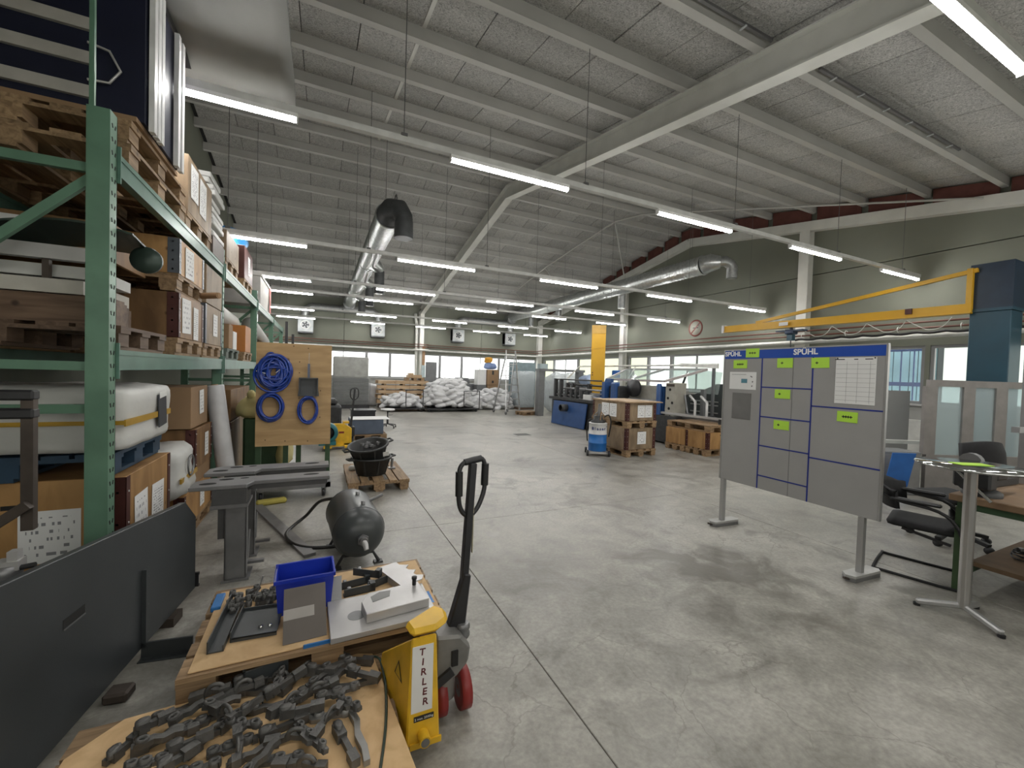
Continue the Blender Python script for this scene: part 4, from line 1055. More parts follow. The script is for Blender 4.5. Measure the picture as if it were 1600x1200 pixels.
# black tray, angle and loose bits
ty = thing('black_angle_profile', 'black bent angle profile on the left of the fibreboard', 'profile', (-.41, 2.53, ZB), R(-2.5))
MB().bx(-.035, .03, -.24, .24, 0, .006).bx(-.035, -.029, -.24, .24, 0, .055).bx(.026, .032, -.24, .1, 0, .03).build('channel', M_DPANEL, ty)
b2 = thing('black_flat_tray', 'black flat sheet metal tray with two bolts on fibreboard', 'tray', (-.265, 2.47, ZB), R(-4))
MB().bx(-.10, .10, -.13, .13, .012, .018).bx(-.10, -.094, -.13, .13, 0, .05).bx(-.10, .10, .124, .13, 0, .03).build('sheet', M_DPANEL, b2)
MB().bx(-.10, .10, -.13, -.124, 0, .018).build('front_lip', M_DPANEL, b2)
for x in (.02, .06): MB().lathe([(.010, .018), (.010, .028), (.0, .03)], (x, -.07, 0), 6).build('bolt', M_CHROME, b2)
def bits(label, loc, n, sp, seed, mat, group):
    rnd = random.Random(seed)
    for k in range(n):
        x, y = rnd.uniform(-sp[0], sp[0]), rnd.uniform(-sp[1], sp[1])
        t = MB().box((0, 0, .012), (rnd.uniform(.04, .09), rnd.uniform(.018, .03), rnd.uniform(.012, .026)))
        t.lathe([(.016, 0), (.016, .032), (.009, .032), (.009, .002)], (.02, 0, 0), 10)
        t.lathe([(.013, 0), (.013, .028), (.007, .028)], (-.03, 0.003, 0), 10)
        tag(t.build('small_fitting', mat, None, (loc[0] + x, loc[1] + y, loc[2] + .022 * (k % 2)), (0, rnd.uniform(-.15, .15), rnd.uniform(0, 3.1))), label, 'fitting', group)
bits('small dark steel fitting in the heap behind the black tray', (-.32, 2.72, ZB + .004), 16, (.14, .07), 5, M_CAST, 'small fittings heaped on the fibreboard')
tag(MB().cyl((0, 0, .0), (.045, -.05, .16), .003, 6).build('thin_rod', M_LSTEEL, None, (-.31, 2.66, ZB + .03)), 'thin bright rod sticking up from the heap of fittings', 'rod')
# light steel plate with block
gp_ = thing('milled_plate', 'light grey milled steel plate on the right half of fibreboard', 'plate', (.32, 2.345, ZB), R(1.5))
MB().bx(-.255, .285, -.19, .17, 0, .028).build('plate', M_LSTEEL, gp_, bevel=.002)
MB().lathe([(.045, .0281), (.045, .029)], (-.12, -.03, 0), 20).build('pad_mark', M_GSTEEL, gp_)
bk = thing('machined_block', 'light grey machined block with black knob on the milled plate', 'block', (.40, 2.33, ZB + .0285), R(6))
MB().prism([(-.17, -.10), (.17, -.10), (.17, .11), (-.12, .11), (-.17, .03)], .05, 'xy', .025).build('block_body', M_LSTEEL, bk, bevel=.003)
MB().prism([(-.115, .0), (-.02, .02), (.0, .08), (-.06, .09), (-.115, .06)], .001, 'xy', .0508).build('wiped_patch', plain('dark_patch', (.2, .2, .195), .5, .4), bk)
MB().lathe([(.012, .05), (.012, .085), (.016, .085), (.016, .098), (.0, .10)], (.14, .08, 0), 12).build('knob', M_BLACK, bk)
tag(MB().box((0, 0, .07), (.075, .004, .14), (R(-30), 0, 0)).build('small_plate', M_GSTEEL, None, (.10, 2.55, ZB)), 'small grey square plate propped beside the blue bin', 'plate')
ct = thing('comb_plate', 'grey plate with wavy cut edge at far right of fibreboard', 'plate', (.50, 2.66, ZB), R(20))
MB().prism([(-.09, -.16), (.05, -.16), (.085, -.12), (.05, -.09), (.05, -.06), (.085, -.03), (.05, .0), (.05, .03), (.085, .06), (.04, .10), (.045, .15), (-.09, .15)], .006, 'xy', .05).build('plate', M_LSTEEL, ct)
MB().bx(-.08, .03, -.14, .13, 0, .046).build('support_block', M_LSTEEL, ct)
# pile of black brackets
for k, (x, y, a, lab) in enumerate(((.22, 2.70, 10, 'black bent bracket nearest the small plate'), (.30, 2.74, -35, 'black crossed bracket on top of the bracket pile'), (.36, 2.66, 25, 'black bracket under the crossed one'), (.24, 2.60, 5, 'black flat bracket in front of the bracket pile'))):
    b_ = thing('black_bracket', lab, 'bracket', (x, y, ZB + (.03 if k == 1 else 0)), R(a), 'black brackets on the fibreboard')
    MB().bx(-.09, .09, -.02, .02, 0, .006).bx(-.09, .09, -.02, -.014, 0, .045).bx(.06, .09, -.02, .02, 0, .05).build('angle', M_DPANEL, b_)
    MB().lathe([(.012, 0), (.012, .04), (.006, .04)], (-.06, .0, .006), 10).build('boss', M_GSTEEL, b_)

# --- pallet B with castings
pallet('pallet on the pallet truck forks under the cast parts', (-.26, 1.80, .02), 0, 1.18, .76)
M_OSB2 = M_OSB
tag(MB().prism([(-.58, -.40), (.60, -.40), (.53, .37), (.46, .40), (-.45, .36), (-.58, .22)], .008, 'xy', .004).build('fibreboard_sheet', M_OSB, None, (-.25, 1.82, .166), (0, 0, R(1)), bevel=.002), 'tan fibreboard sheet covered with dark cast parts in front', 'board')
ZP = .176
def casting_mesh(v, L_):
    s_ = MB()
    h = .026
    if v == 0:
        s_.prism([(-.5 * L_, -.012), (-.3 * L_, -.022), (-.1 * L_, -.010), (.1 * L_, -.026), (.32 * L_, -.012), (.5 * L_, -.02), (.5 * L_, .012), (.3 * L_, .02), (.05 * L_, .008), (-.12 * L_, .024), (-.3 * L_, .012), (-.5 * L_, .016)], h, 'xy', h / 2)
        s_.lathe([(.02, h), (.02, h + .014), (.010, h + .014), (.010, h)], (-.34 * L_, 0, 0), 10)
    elif v == 1:
        s_.bar((-.5 * L_, 0, .014), (.0, .012, .024), .03, .024); s_.bar((.0, .012, .024), (.5 * L_, -.012, .012), .026, .022)
        s_.tube(arc((.12 * L_, .0, .03), .026, .2, 3.4, 7, 'xz'), .010, 6)
        s_.box((-.42 * L_, 0, .022), (.05, .045, .04)); s_.box((.44 * L_, -.01, .02), (.035, .04, .035))
    elif v == 2:
        s_.prism([(-.5 * L_, -.02), (-.2 * L_, -.02), (-.15 * L_, -.035), (.1 * L_, -.035), (.15 * L_, -.015), (.5 * L_, -.012), (.5 * L_, .015), (.2 * L_, .022), (.0, .012), (-.2 * L_, .03), (-.5 * L_, .02)], .018, 'xy', .009)
        for x in (-.38, -.05, .36): s_.lathe([(.019, 0), (.019, .034), (.009, .034), (.009, .018)], (x * L_, 0, 0), 10)
    else:
        s_.box((-.2 * L_, 0, .02), (.3 * L_, .05, .04)); s_.box((.15 * L_, .005, .014), (.45 * L_, .028, .026)); s_.box((.42 * L_, .0, .02), (.05, .045, .038)); s_.box((-.42 * L_, .01, .012), (.1 * L_, .03, .024))
        s_.lathe([(.022, .02), (.022, .052), (.012, .052)], (-.25 * L_, 0, 0), 10)
    return s_
CPOS = [(-0.52, 2.114, 14.0, 0.146), (-0.4, 2.127, -6.0, 0.099), (-0.407, 2.02, 28.0, 0.121), (-0.649, 1.979, 62.0, 0.101), (-0.532, 1.946, 19.0, 0.121), (-0.513, 1.968, 10.0, 0.153), (-0.283, 2.002, 26.0, 0.129), (-0.242, 2.201, 14.0, 0.205), (-0.252, 2.12, 1.0, 0.183), (-0.053, 2.147, 36.0, 0.195), (0.07, 2.115, 3.0, 0.198), (0.002, 2.025, 13.0, 0.161), (0.136, 1.989, 3.0, 0.22), (-0.009, 1.96, 13.0, 0.181), (0.035, 1.858, 0.0, 0.208), (-0.124, 1.849, -1.0, 0.158), (-0.22, 2.004, 59.0, 0.152), (-0.369, 1.906, 30.0, 0.106), (-0.284, 1.84, 18.0, 0.123), (-0.429, 1.866, 12.0, 0.113), (-0.212, 1.766, 16.0, 0.123), (-0.081, 1.783, 5.0, 0.122), (-0.009, 1.725, -69.0, 0.192), (0.11, 1.691, -83.0, 0.195), (0.165, 1.726, -79.0, 0.271), (-0.252, 1.784, -77.0, 0.128), (-0.103, 1.705, -12.0, 0.13), (0.166, 2.163, -14.0, 0.169), (-0.355, 2.058, 4.0, 0.112), (-0.038, 1.642, -28.0, 0.145), (-0.372, 1.779, 2.0, 0.112), (0.196, 2.003, -32.0, 0.143), (-0.172, 1.99, 6.0, 0.142), (-0.159, 2.157, -2.0, 0.119), (-0.538, 1.838, 7.0, 0.096), (-.13, 2.06, 24, .16), (.06, 2.06, 18, .17), (-.30, 2.09, 20, .15), (.10, 1.93, 12, .15), (-.06, 1.88, 8, .15), (-.47, 2.05, 35, .1), (-.33, 1.98, -40, .1), (-.15, 2.10, 70, .12), (.02, 2.09, -30, .12), (.08, 2.02, 50, .12), (-.10, 1.93, 40, .12), (-.25, 1.90, -20, .12), (-.45, 1.80, 50, .1), (-.17, 1.70, 30, .12), (.05, 1.78, 60, .12), (.14, 1.84, -50, .12), (-.58, 2.03, 40, .09)]
rnd = random.Random(12)
for k, (x, y, a, L_) in enumerate(CPOS):
    v = k % 4
    a += rnd.uniform(-16, 16)
    light = k in (14, 24)
    o_ = casting_mesh(v, L_ * 1.12).build('cast_bracket', M_CASTL if light else M_CAST, None, (x, min(y, 2.17), ZP + (.032 if k % 3 == 1 or k >= 35 else 0)), (rnd.uniform(-.25, .25) if k % 3 == 1 else 0, rnd.uniform(-.18, .18) if k % 3 == 1 or k >= 35 else 0, R(a)))
    o_.scale = (1.08, .72, .9)
    if light:
        tag(o_, 'pale machined cast bracket ' + ('with hooks in the middle of the dark castings' if k == 14 else 'lying at right edge beside the strap'), 'casting', 'castings heaped on the near fibreboard')
    else:
        tag(o_, 'dark cast iron bracket in the heap on the near fibreboard', 'casting', 'castings heaped on the near fibreboard')
for k, (x, y, h) in enumerate(((-.66, 1.83, .06), (-.30, 1.73, .05), (-.05, 1.79, .06), (-.20, 2.02, .07))):
    tag(MB().cyl((0, 0, 0), (random.uniform(-.01, .01), 0, h), .003, 6).build('wire_pin', M_HOSE, None, (x, y, ZP)), 'thin black pin standing upright among the castings', 'pin', 'pins among the castings')
# black angle plates standing in the heap
tag(MB().bx(-.09, .09, -.004, .004, 0, .06).bx(-.09, -.082, -.004, .06, 0, .06).bx(-.03, .03, 0, .05, 0, .006).build('angle_plate', M_DPANEL, None, (-.20, 2.165, ZP + .03), (0, 0, R(12))), 'black upright angle plate at the back of the castings heap', 'plate')
tag(MB().tube(smooth_path([(.235, 2.17, .185), (.29, 2.10, .21), (.30, 2.0, .205), (.30, 1.9, .185), (.27, 1.7, .18), (.22, 1.5, .18)]), [.006] * 31, 4).build('packing_strap', plain('dark_green_strap', (.03, .055, .045), .35), None), 'dark green packing strap curling over right edge of the near fibreboard', 'strap')

# --- pallet truck
pt = thing('pallet_truck', 'yellow hand pallet truck with black handle at the front pallet', 'pallet truck', (0, 0, 0))
fm = MB()
# wedge shaped fork carriage
A_ = [(.355, 1.70, .06), (.50, 1.70, .05), (.475, 1.70, .53), (.37, 1.70, .53)]
B_ = [(.285, 2.06, .06), (.47, 2.06, .06), (.45, 2.06, .26), (.30, 2.06, .26)]
fm._add(A_ + B_, [(0, 1, 2, 3), (7, 6, 5, 4), (0, 4, 5, 1), (1, 5, 6, 2), (2, 6, 7, 3), (3, 7, 4, 0)])
ca = fm.build('fork_carriage', M_YEL, pt, bevel=.006)
MB().bx(.372, .462, 1.697, 1.6995, .205, .49).build('name_plate', M_PAPER, ca)
for i, ch in enumerate('TIRLER'):
    text_mesh(ch, .042, plain('dark_red_ink', (.10, .012, .015), .5), 'letter', ca, (.414 + .0035 * i, 1.6965, .462 - i * .0435), (PI / 2, R(4), 0), .0005, bold=.0008)
MB().bx(.385, .470, 1.696, 1.6995, .165, .187).build('load_plate', M_BLACK, ca)
text_mesh('2 max. 2500kg', .0135, plain('white_ink', (.75, .75, .72), .5), 'lettering', ca, (.4275, 1.6955, .176), (PI / 2, 0, 0), .0004)
MB().lathe([(.024, -.05), (.024, 0)], (.425, 1.70, .105), 14, 'y').build('axle_stub', M_YEL, ca)
MB().lathe([(.018, -.053), (.018, -.05)], (.425, 1.70, .105), 14, 'y').build('axle_end', M_GSTEEL, ca)
MB().bx(.37, .505, 1.692, 1.70, .05, .075).build('lower_lip', M_YEL, ca)
# warning triangle on the face towards the load
tri = MB()._add([(0, -.045, -.03), (0, .045, -.03), (0, 0, .05)], [(0, 1, 2)]).build('warning_triangle', M_BLACK, ca, (.3385, 1.82, .32), (0, R(1.5), R(11)))
MB()._add([(-.001, -.033, -.024), (-.001, .033, -.024), (-.001, 0, .036)], [(0, 1, 2)]).build('triangle_field', plain('sign_yellow', (.6, .38, .03), .5), tri)
cap_ = MB().prism([(.366, 1.697), (.476, 1.697), (.535, 1.74), (.545, 1.82), (.50, 1.87), (.352, 1.78)], .035, 'xy', .545).build('top_cap', M_YEL, pt, bevel=.016)
for y in (1.655, 1.95):
    fk = MB().bx(-.78, .36, y - .075, y + .075, .052, .064).bx(-.78, .36, y - .075, y - .065, .025, .06).bx(-.78, .36, y + .065, y + .075, .025, .06)
    fk.build('fork', M_YEL, pt)
    MB().lathe([(.03, -.04), (.03, .04)], (-.66, y, .03), 14, 'y').build('load_roller', M_BLACK, pt)
M_PUMP = plain('grey_cast_pump', (.20, .195, .185), .5, .4, .2, 10)
pu = MB().prism([(.50, .24), (.60, .22), (.66, .28), (.67, .36), (.62, .42), (.50, .44)], .16, 'xz', 1.88).build('pump_body', M_PUMP, pt, bevel=.012)
MB().lathe([(.05, .10), (.05, .30)], (.57, 1.88, 0), 14).build('pump_cylinder', M_PUMP, pt)
MB().lathe([(.028, .36), (.034, .37), (.034, .385), (.028, .395), (.034, .405), (.034, .42), (.028, .43)], (.655, 1.88, 0), 14).build('spring', M_GSTEEL, pt)
MB().bx(.575, .605, 1.79, 1.80, .29, .36).build('pump_window', M_HOLE, pt)
MB().bar((.46, 1.80, .20), (.58, 1.80, .27), .03, .04).build('lift_link', M_BLACK, pt)
for x in (.545, .665):
    wh = MB().lathe([(.078, -.022), (.098, -.024), (.098, .024), (.078, .022)], (x, 1.90, .10), 24, 'x').build('steer_wheel', M_RED, pt)
    MB().lathe([(.0, -.02), (.03, -.026), (.07, -.014), (.079, -.018), (.079, .018), (.07, .014), (.03, .026), (.0, .02)], (x, 1.90, .10), 18, 'x').build('wheel_hub', M_PUMP, wh)
# handle, swung sideways
MB().prism([(.575, .40), (.665, .40), (.690, .66), (.655, .67)], .05, 'xz', 1.90).build('lever_foot', M_BLACK, pt, bevel=.006)
hd = MB().bar((.66, 1.905, .60), (.700, 1.93, 1.20), .04, .035, (1, 0, 0)).build('handle_shaft', M_BLACK, pt, bevel=.004)
MB().bx(.705, .708, 1.915, 1.935, .75, 1.15).build('shaft_label', plain('cream_label', (.55, .50, .36), .5), hd)
lo = smooth_path([(.690, 1.92, .93), (.650, 1.925, .96), (.632, 1.93, 1.02), (.632, 1.935, 1.15), (.65, 1.94, 1.195), (.70, 1.945, 1.215), (.755, 1.945, 1.215), (.772, 1.945, 1.16), (.768, 1.94, 1.06), (.735, 1.93, .98), (.698, 1.925, .94)], 4)
gl = MB().tube(lo, .012, 8).build('handle_loop', M_BLACK, pt)
for a, b in (((.632, 1.93, 1.04), (.632, 1.935, 1.16)), ((.771, 1.945, 1.08), (.773, 1.945, 1.19))): MB().cyl(a, b, .019, 10).build('grip', M_HOSE, gl)
MB().cyl((.66, 1.94, 1.203), (.75, 1.945, 1.218), .017, 10).build('release_bar', M_BLACK, gl)

# ------------------------------------------------------------------ plywood board cart with hoses
bc2 = thing('board_cart', 'green wheeled cart carrying an upright plywood board', 'cart', (-.29, 6.0, 0))
MB().bx(-.43, .43, -.012, .012, .64, 1.95).build('plywood_board', wood('plywood_board', (.50, .335, .165), (.39, .25, .115), (1.0, 6, 6), .6), bc2)
nl = MB()
for q, (x, z) in enumerate([(-.02, 1.92), (.15, 1.9), (.05, 1.72), (.05, 1.58), (.05, 1.40), (.05, 1.25), (.06, 1.12), (-.1, .70), (.16, .69), (-.32, .72), (.3, 1.35), (.3, 1.0)]): nl.lathe([(.008, 0), (.008, .003)], (x, -.015, z), 6, 'y')
nl.build('knot_spot', plain('dark_knot', (.09, .045, .02), .7), bc2)
for x in (-.40, .40):
    MB().bx(x - .03, x + .03, .02, .08, .16, 1.9).build('post', M_GREENP, bc2)
for x in (-.1, .05): MB().bx(x - .03, x + .03, .10, .16, .16, .66).build('inner_post', M_GREENP, bc2)
for y in (-.20, .25):
    MB().bx(-.44, .44, y - .03, y + .03, .12, .17).build('deck_rail', M_GSTEEL, bc2)
for x in (-.41, .41): MB().bx(x - .03, x + .03, -.23, .28, .12, .17).build('deck_rail', M_GSTEEL, bc2)
MB().bx(-.40, .40, -.17, .22, .15, .165).build('deck', M_RUST, bc2)
for x in (-.34, .36):
    for y in (-.18, .23):
        c_ = MB().bx(x - .03, x + .03, y - .03, y + .03, .105, .12).bx(x - .026, x - .02, y - .03, y + .02, .03, .11).bx(x + .02, x + .026, y - .03, y + .02, .03, .11).build('castor', M_GSTEEL, bc2)
        MB().lathe([(.0, -.016), (.045, -.016), (.048, 0), (.045, .016), (.0, .016)], (x, y - .01, .048), 16, 'x').build('castor_wheel', M_BLACK, c_)
tag(MB().bx(-.16, .16, -.05, .05, 0, .06).build('yellow_rag', plain('dull_yellow_cloth', (.42, .36, .08), .8), None, (-.50, 5.65, 0), (0, 0, .2), bevel=.02), 'dull yellow rag on floor under the board cart', 'rag')
M_COIL = plain('blue_air_hose', (0.008, 0.045, 0.30), 0.18, 0, 0.2, 10, coat=0.5)
def coil(label, c, rx, rz, n, spread, rr, seed, tie=True):
    rd = random.Random(seed)
    t = thing('hose_coil', label, 'hose', c, 0, 'blue hose coils on the plywood board')
    for k in range(n):
        a = rx + rd.uniform(-spread, spread); b = rz + rd.uniform(-spread, spread); dz = rd.uniform(-spread, spread) * .6; dx = rd.uniform(-spread, spread) * .5
        dy = -rr - rr * 1.6 * (k % 4)
        pts = [(dx + a * math.cos(2 * PI * q / 26), dy + .006 * math.sin(3 * 2 * PI * q / 26 + k), dz + b * math.sin(2 * PI * q / 26)) for q in range(26)]
        MB().tube(pts, rr, 6, True).build('hose_turn', M_COIL, t)
    if tie:
        MB().tube([(-rx - .06, -.06, .02), (-rx * .6, -.085, -.01), (-rx * .3, -.06, -.03)], .005, 5).build('cable_tie', M_PAPER, t)
        MB().tube([(rx * .2, -.06, .0), (rx * .7, -.085, .06), (rx + .06, -.06, .1)], .005, 5).build('cable_tie', M_PAPER, t)
    return t
coil('big shiny blue hose coil tied with white ties, top left of plywood board', (-.525, 5.985, 1.57), .125, .15, 30, .075, .014, 1)
coil('thinner blue hose coil hanging below the big one', (-.55, 5.985, 1.145), .125, .16, 8, .022, .012, 2, False)
coil('small dark blue hose loop hanging below the dustpan', (-.13, 5.985, 1.10), .10, .17, 7, .018, .012, 3, False)
dp = thing('dustpan', 'dark grey metal dustpan hanging upside down on the plywood board', 'dustpan', (-.13, 5.975, 1.28))
M_DP = plain('dark_grey_plastic', (.065, .07, .075), .5)
MB().prism([(-.125, 0), (.125, 0), (.10, .20), (.11, .24), (-.11, .24), (-.10, .20)], .012, 'xz', -.02).build('pan', M_DP, dp)
MB().bx(-.112, -.10, -.09, -.02, .02, .235).bx(.10, .112, -.09, -.02, .02, .235).bx(-.11, .11, -.09, -.02, .225, .24).build('pan_rim', M_DP, dp)
MB().bx(-.014, .014, -.05, -.03, .235, .42).build('handle', plain('blue_grey_handle', (.10, .12, .17), .45), dp)
MB().cyl((0, -.03, .42), (0, -.02, .56), .003, 5).build('hanging_string', M_LSTEEL, dp)

# white roll, yellow sack, beside the cart
rl = thing('plastic_film_roll', 'tall pale grey plastic film roll leaning against the rack', 'roll', (-.90, 5.62, 0), rot=(R(0), R(-7), 0))
MB().lathe([(.0, 0), (.085, 0), (.09, .01), (.09, 1.42), (.085, 1.43), (.0, 1.43)], (0, 0, 0), 24).build('film', plain('pale_grey_film', (.50, .50, .51), .3), rl)
MB().lathe([(.0, 1.431), (.035, 1.431), (.035, 1.44), (.0, 1.44)], (0, 0, 0), 16).build('core', M_CARD, rl)
ys = thing('yellow_covered_machine', 'green machine under a pale yellow cloth behind the plywood board', 'machine', (-.72, 6.95, 0))
MB().bx(-.22, .25, -.35, .35, .0, .95).build('machine_body', M_GREENP, ys, bevel=.03)
soft_box(.62, .85, .30, .03, 33, round_=.14).build('cloth_top', plain('pale_yellow_cloth', (.52, .46, .22), .85), ys, (0.02, 0, .92))
soft_box(.16, .6, .75, .03, 34, round_=.07).build('cloth_side', MATS['pale_yellow_cloth'], ys, (.27, -.1, .22))
MB().lathe([(.0, 0), (.05, .02), (.055, .09), (.03, .13), (.0, .14)], (-.13, -.3, 1.18), 12).build('cloth_knob', MATS['pale_yellow_cloth'], ys)
# ------------------------------------------------------------------ middle and far hall
M_TUB = plain('black_rubber_tub', (.028, .029, .030), .5, 0, .25, 8)
M_SLATE = plain('slate_blue_board', (.085, .11, .155), .6)
M_TEAL = plain('teal_tool_plastic', (.015, .14, .17), .4)
M_BAG = plain('white_foil_bag', (.62, .62, .63), .32, 0, .08, 5, .35, 9)
M_WRAPD = film('stretch_film', (.42, .43, .42), .26)
M_FOIL = film('silver_film', (.60, .65, .68), .68)
M_ALU = plain('aluminium', (.50, .50, .51), .35, .85, .06)
M_MBLUE = plain('machine_blue', (.025, .075, .22), .4, 0, .1)
M_CREAM = plain('machine_cream', (.36, .345, .30), .5)
M_MDARK = plain('machine_dark', (.045, .046, .048), .5, .3, .25, 9)
M_MGREY = plain('machine_grey', (.16, .165, .17), .45, .2, .1)
M_CRYEL = plain('crane_yellow', (.60, .33, .008), .4, 0, .06, 3)
M_CRBLUE = plain('crane_petrol_blue', (.012, .055, .085), .4, 0, .12, 3)
M_GUARD = glassy('clear_guard', (.82, .88, .87), .80, .05)
M_LOGBLUE = plain('logo_blue', (.01, .03, .17), .5)
M_BRIGHT = plain('bright_blue_drum', (.02, .15, .46), .35)

# pallet with two rubber tubs
pallet('pallet with black rubber tubs beside the floor joint', (.76, 6.36, 0), PI / 2, 1.2, .8)
def tub(label, loc, rot):
    t = thing('rubber_tub', label, 'tub', loc, 0, 'black rubber tubs', rot)
    o_ = [(0.0, 0.0), (.19, 0.0), (.20, .01), (.26, .22), (.285, .225), (.285, .25), (.265, .25), (.25, .235), (.19, .03), (0, .03)]
    MB().lathe(o_, (0, 0, 0), 28).build('tub_wall', M_TUB, t)
    for k in range(8):
        a = 2 * PI * k / 8
        MB().bar((.205 * math.cos(a), .205 * math.sin(a), .02), (.262 * math.cos(a), .262 * math.sin(a), .22), .02, .012).build('rib', M_TUB, t)
    for s_ in (-1, 1):
        MB().tube([(s_ * .27, -.06, .23), (s_ * .34, -.05, .235), (s_ * .34, .05, .235), (s_ * .27, .06, .23)], .014, 8).build('handle', M_TUB, t)
    return t
tub('black rubber tub standing on the pallet, lower of two', (.70, 6.22, .146), (0, 0, .3))
t2 = tub('tilted black rubber tub stacked on the lower tub', (.68, 6.22, .34), (R(8), R(-10), 0.2))
MB().box((.16, -.235, .13), (.08, .006, .07), (R(14), 0, R(-8))).build('white_patch', M_PAPER, t2)
rd = random.Random(4)
for k in range(7):
    tag(MB().lathe([(.03, 0), (.03, .04), (.015, .04), (.015, .0)], (0, 0, 0), 10).box((.04, 0, .02), (.06, .02, .02)).build('metal_scrap', M_DSTEEL, None, (.68 + rd.uniform(-.13, .13), 6.22 + rd.uniform(-.13, .13), .525 + rd.uniform(0, .03)), (rd.uniform(-.5, .5), 0, rd.uniform(0, 3))), 'dark metal scrap piece heaped in the upper rubber tub', 'scrap', 'scrap in the upper tub')
tag(MB().lathe([(.0, 0), (.05, 0), (.055, .05), (.03, .07), (0, .07)], (0, 0, 0), 14).build('grey_cup', M_PAPER, None, (.46, 6.5, .146)), 'small pale pot on the pallet left of the tubs', 'pot')
tag(MB().cyl((0, 0, 0), (.01, 0, .16), .02, 10).bx(-.05, .05, -.05, .05, 0, .02).build('steel_peg', M_GSTEEL, None, (1.02, 6.45, .146)), 'grey steel peg on the pallet right of the tubs', 'peg')

# far pallet truck, teal tool, pallet with slate box
p2 = thing('pallet_truck', 'yellow pallet truck farther back beyond the plywood board', 'pallet truck', (.36, 9.35, 0))
MB().prism([(-.27, .06), (.27, .06), (.27, .40), (.12, .50), (-.12, .50), (-.27, .40)], .10, 'xz', -.05).build('fork_carriage', M_YEL, p2, bevel=.01)
MB().bx(.02, .12, -.103, -.100, .30, .34).build('slot', M_RED, p2)
MB().bx(-.27, .27, -.30, -.10, .06, .09).bx(-.27, -.12, -.5, -.1, .06, .09).bx(.12, .27, -.5, -.1, .06, .09).build('fork', M_YEL, p2)
MB().lathe([(.0, -.03), (.10, -.03), (.10, .03), (.0, .03)], (.30, .12, .10), 18, 'x').build('steer_wheel', M_BLACK, p2)
MB().bx(.15, .34, .02, .18, .2, .42).build('pump_body', M_BLACK, p2, bevel=.02)
MB().bx(.10, .22, -.05, .1, .5, .54).build('top_cap', M_YEL, p2)
MB().bar((.26, .1, .4), (.33, .12, 1.22), .045, .04, (1, 0, 0)).build('handle_shaft', M_BLACK, p2)
MB().tube(smooth_path([(.31, .11, .98), (.25, .12, 1.05), (.25, .12, 1.2), (.33, .12, 1.24), (.40, .12, 1.2), (.40, .12, 1.05), (.32, .11, .98)], 3), .013, 6).build('handle_loop', M_BLACK, p2)
fn = thing('drum_fan', 'teal round blower standing on the far pallet truck', 'blower', (.16, 9.12, .095))
MB().lathe([(.13, -.10), (.19, -.10), (.20, -.08), (.20, .08), (.19, .10), (.13, .10)], (0, 0, .25), 24, 'y', cap=False).build('ring', M_TEAL, fn)
MB().lathe([(.0, -.05), (.14, -.05), (.14, .05), (.0, .05)], (0, 0, .25), 20, 'y').build('rotor', M_BLACK, fn)
MB().bx(-.16, .16, -.09, .09, 0, .08).build('foot', M_TEAL, fn)
pallet('pallet with slate blue box beyond the far pallet truck', (1.03, 10.35, 0), 0, .85, .75)
sb = thing('slate_box', 'slate blue box with white top sheet on the far pallet', 'box', (1.02, 10.33, .146))
MB().bx(-.38, .36, -.30, .30, 0, .34).build('box_body', M_SLATE, sb, bevel=.01)
MB().bx(-.36, .50, -.32, .32, .342, .352).build('top_sheet', M_PAPER, sb)
tag(MB().bx(-.3, .3, -.3, .3, 0, .5).bx(-.32, .32, -.32, .32, .5, .54).bx(.05, .12, -.33, -.31, .3, .42).bx(.18, .25, -.33, -.31, .3, .42).build('black_machine_box', M_BLACK, None, (1.1, 12.1, 0)), 'black machine box behind the slate blue box', 'machine')
tag(MB().bx(-.6, .3, -.35, .35, .1, .75).bx(-.7, .2, -.3, .3, .75, .9).lathe([(.0, -.1), (.15, -.1), (.15, .1), (0, .1)], (-.3, -.3, .15), 12, 'y').build('covered_engine', M_MDARK, None, (.2, 11.2, 0), bevel=.05), 'black covered engine block behind the far pallet truck', 'machine')
# swivel stool
sl = thing('work_stool', 'round swivel work stool on castors in the far aisle', 'stool', (1.78, 12.15, 0))
MB().lathe([(.0, .50), (.19, .50), (.20, .52), (.19, .545), (.0, .55)], (0, 0, 0), 24).build('seat', M_PAPER, sl)
MB().lathe([(.03, .10), (.03, .30), (.018, .30), (.018, .50)], (0, 0, 0), 12).build('column', M_BLACK, sl)
MB().cyl((.03, 0, .36), (.14, .02, .37), .008, 6).build('lever', M_BLACK, sl)
for k in range(5):
    a = 2 * PI * k / 5 + .3
    MB().bar((0, 0, .12), (.25 * math.cos(a), .25 * math.sin(a), .075), .035, .025).build('leg', M_BLACK, sl)
    MB().lathe([(.0, -.012), (.03, -.012), (.03, .012), (.0, .012)], (.25 * math.cos(a), .25 * math.sin(a), .03), 10, 'x').build('castor', M_BLACK, sl)

# wrapped stack, beam stack
wsx = thing('wrapped_goods_stack', 'tall grey goods stack in clear stretch film before far windows', 'goods', (1.20, 18.75, 0))
for k in range(7):
    MB().bx(-.70, .68, -.38, .38, .15 + k * .16, .15 + k * .16 + .15).build('grey_layer', plain('grey_goods', (.10, .105, .105), .5, 0, .2, 3), wsx)
MB().bx(-.70, .66, -.38, .38, 1.30, 2.15).build('pale_bundle', plain('pale_goods', (.40, .40, .37), .6, 0, .25, 4), wsx, bevel=.03)
soft_box(1.52, .88, 2.08, .015, 41, round_=.08).build('film_wrap', M_WRAPD, wsx, (0, 0, .14))
MB().bx(-.72, .72, -.4, .4, 0, .14).build('base', M_BLACK, wsx)
bs = thing('timber_beam_stack', 'stack of long tan timber beams strapped before the far windows', 'timber stack', (3.35, 18.75, 0))
M_TIM = wood('tan_timber', (.50, .36, .22), (.38, .25, .14), (1, 10, 10), .6)
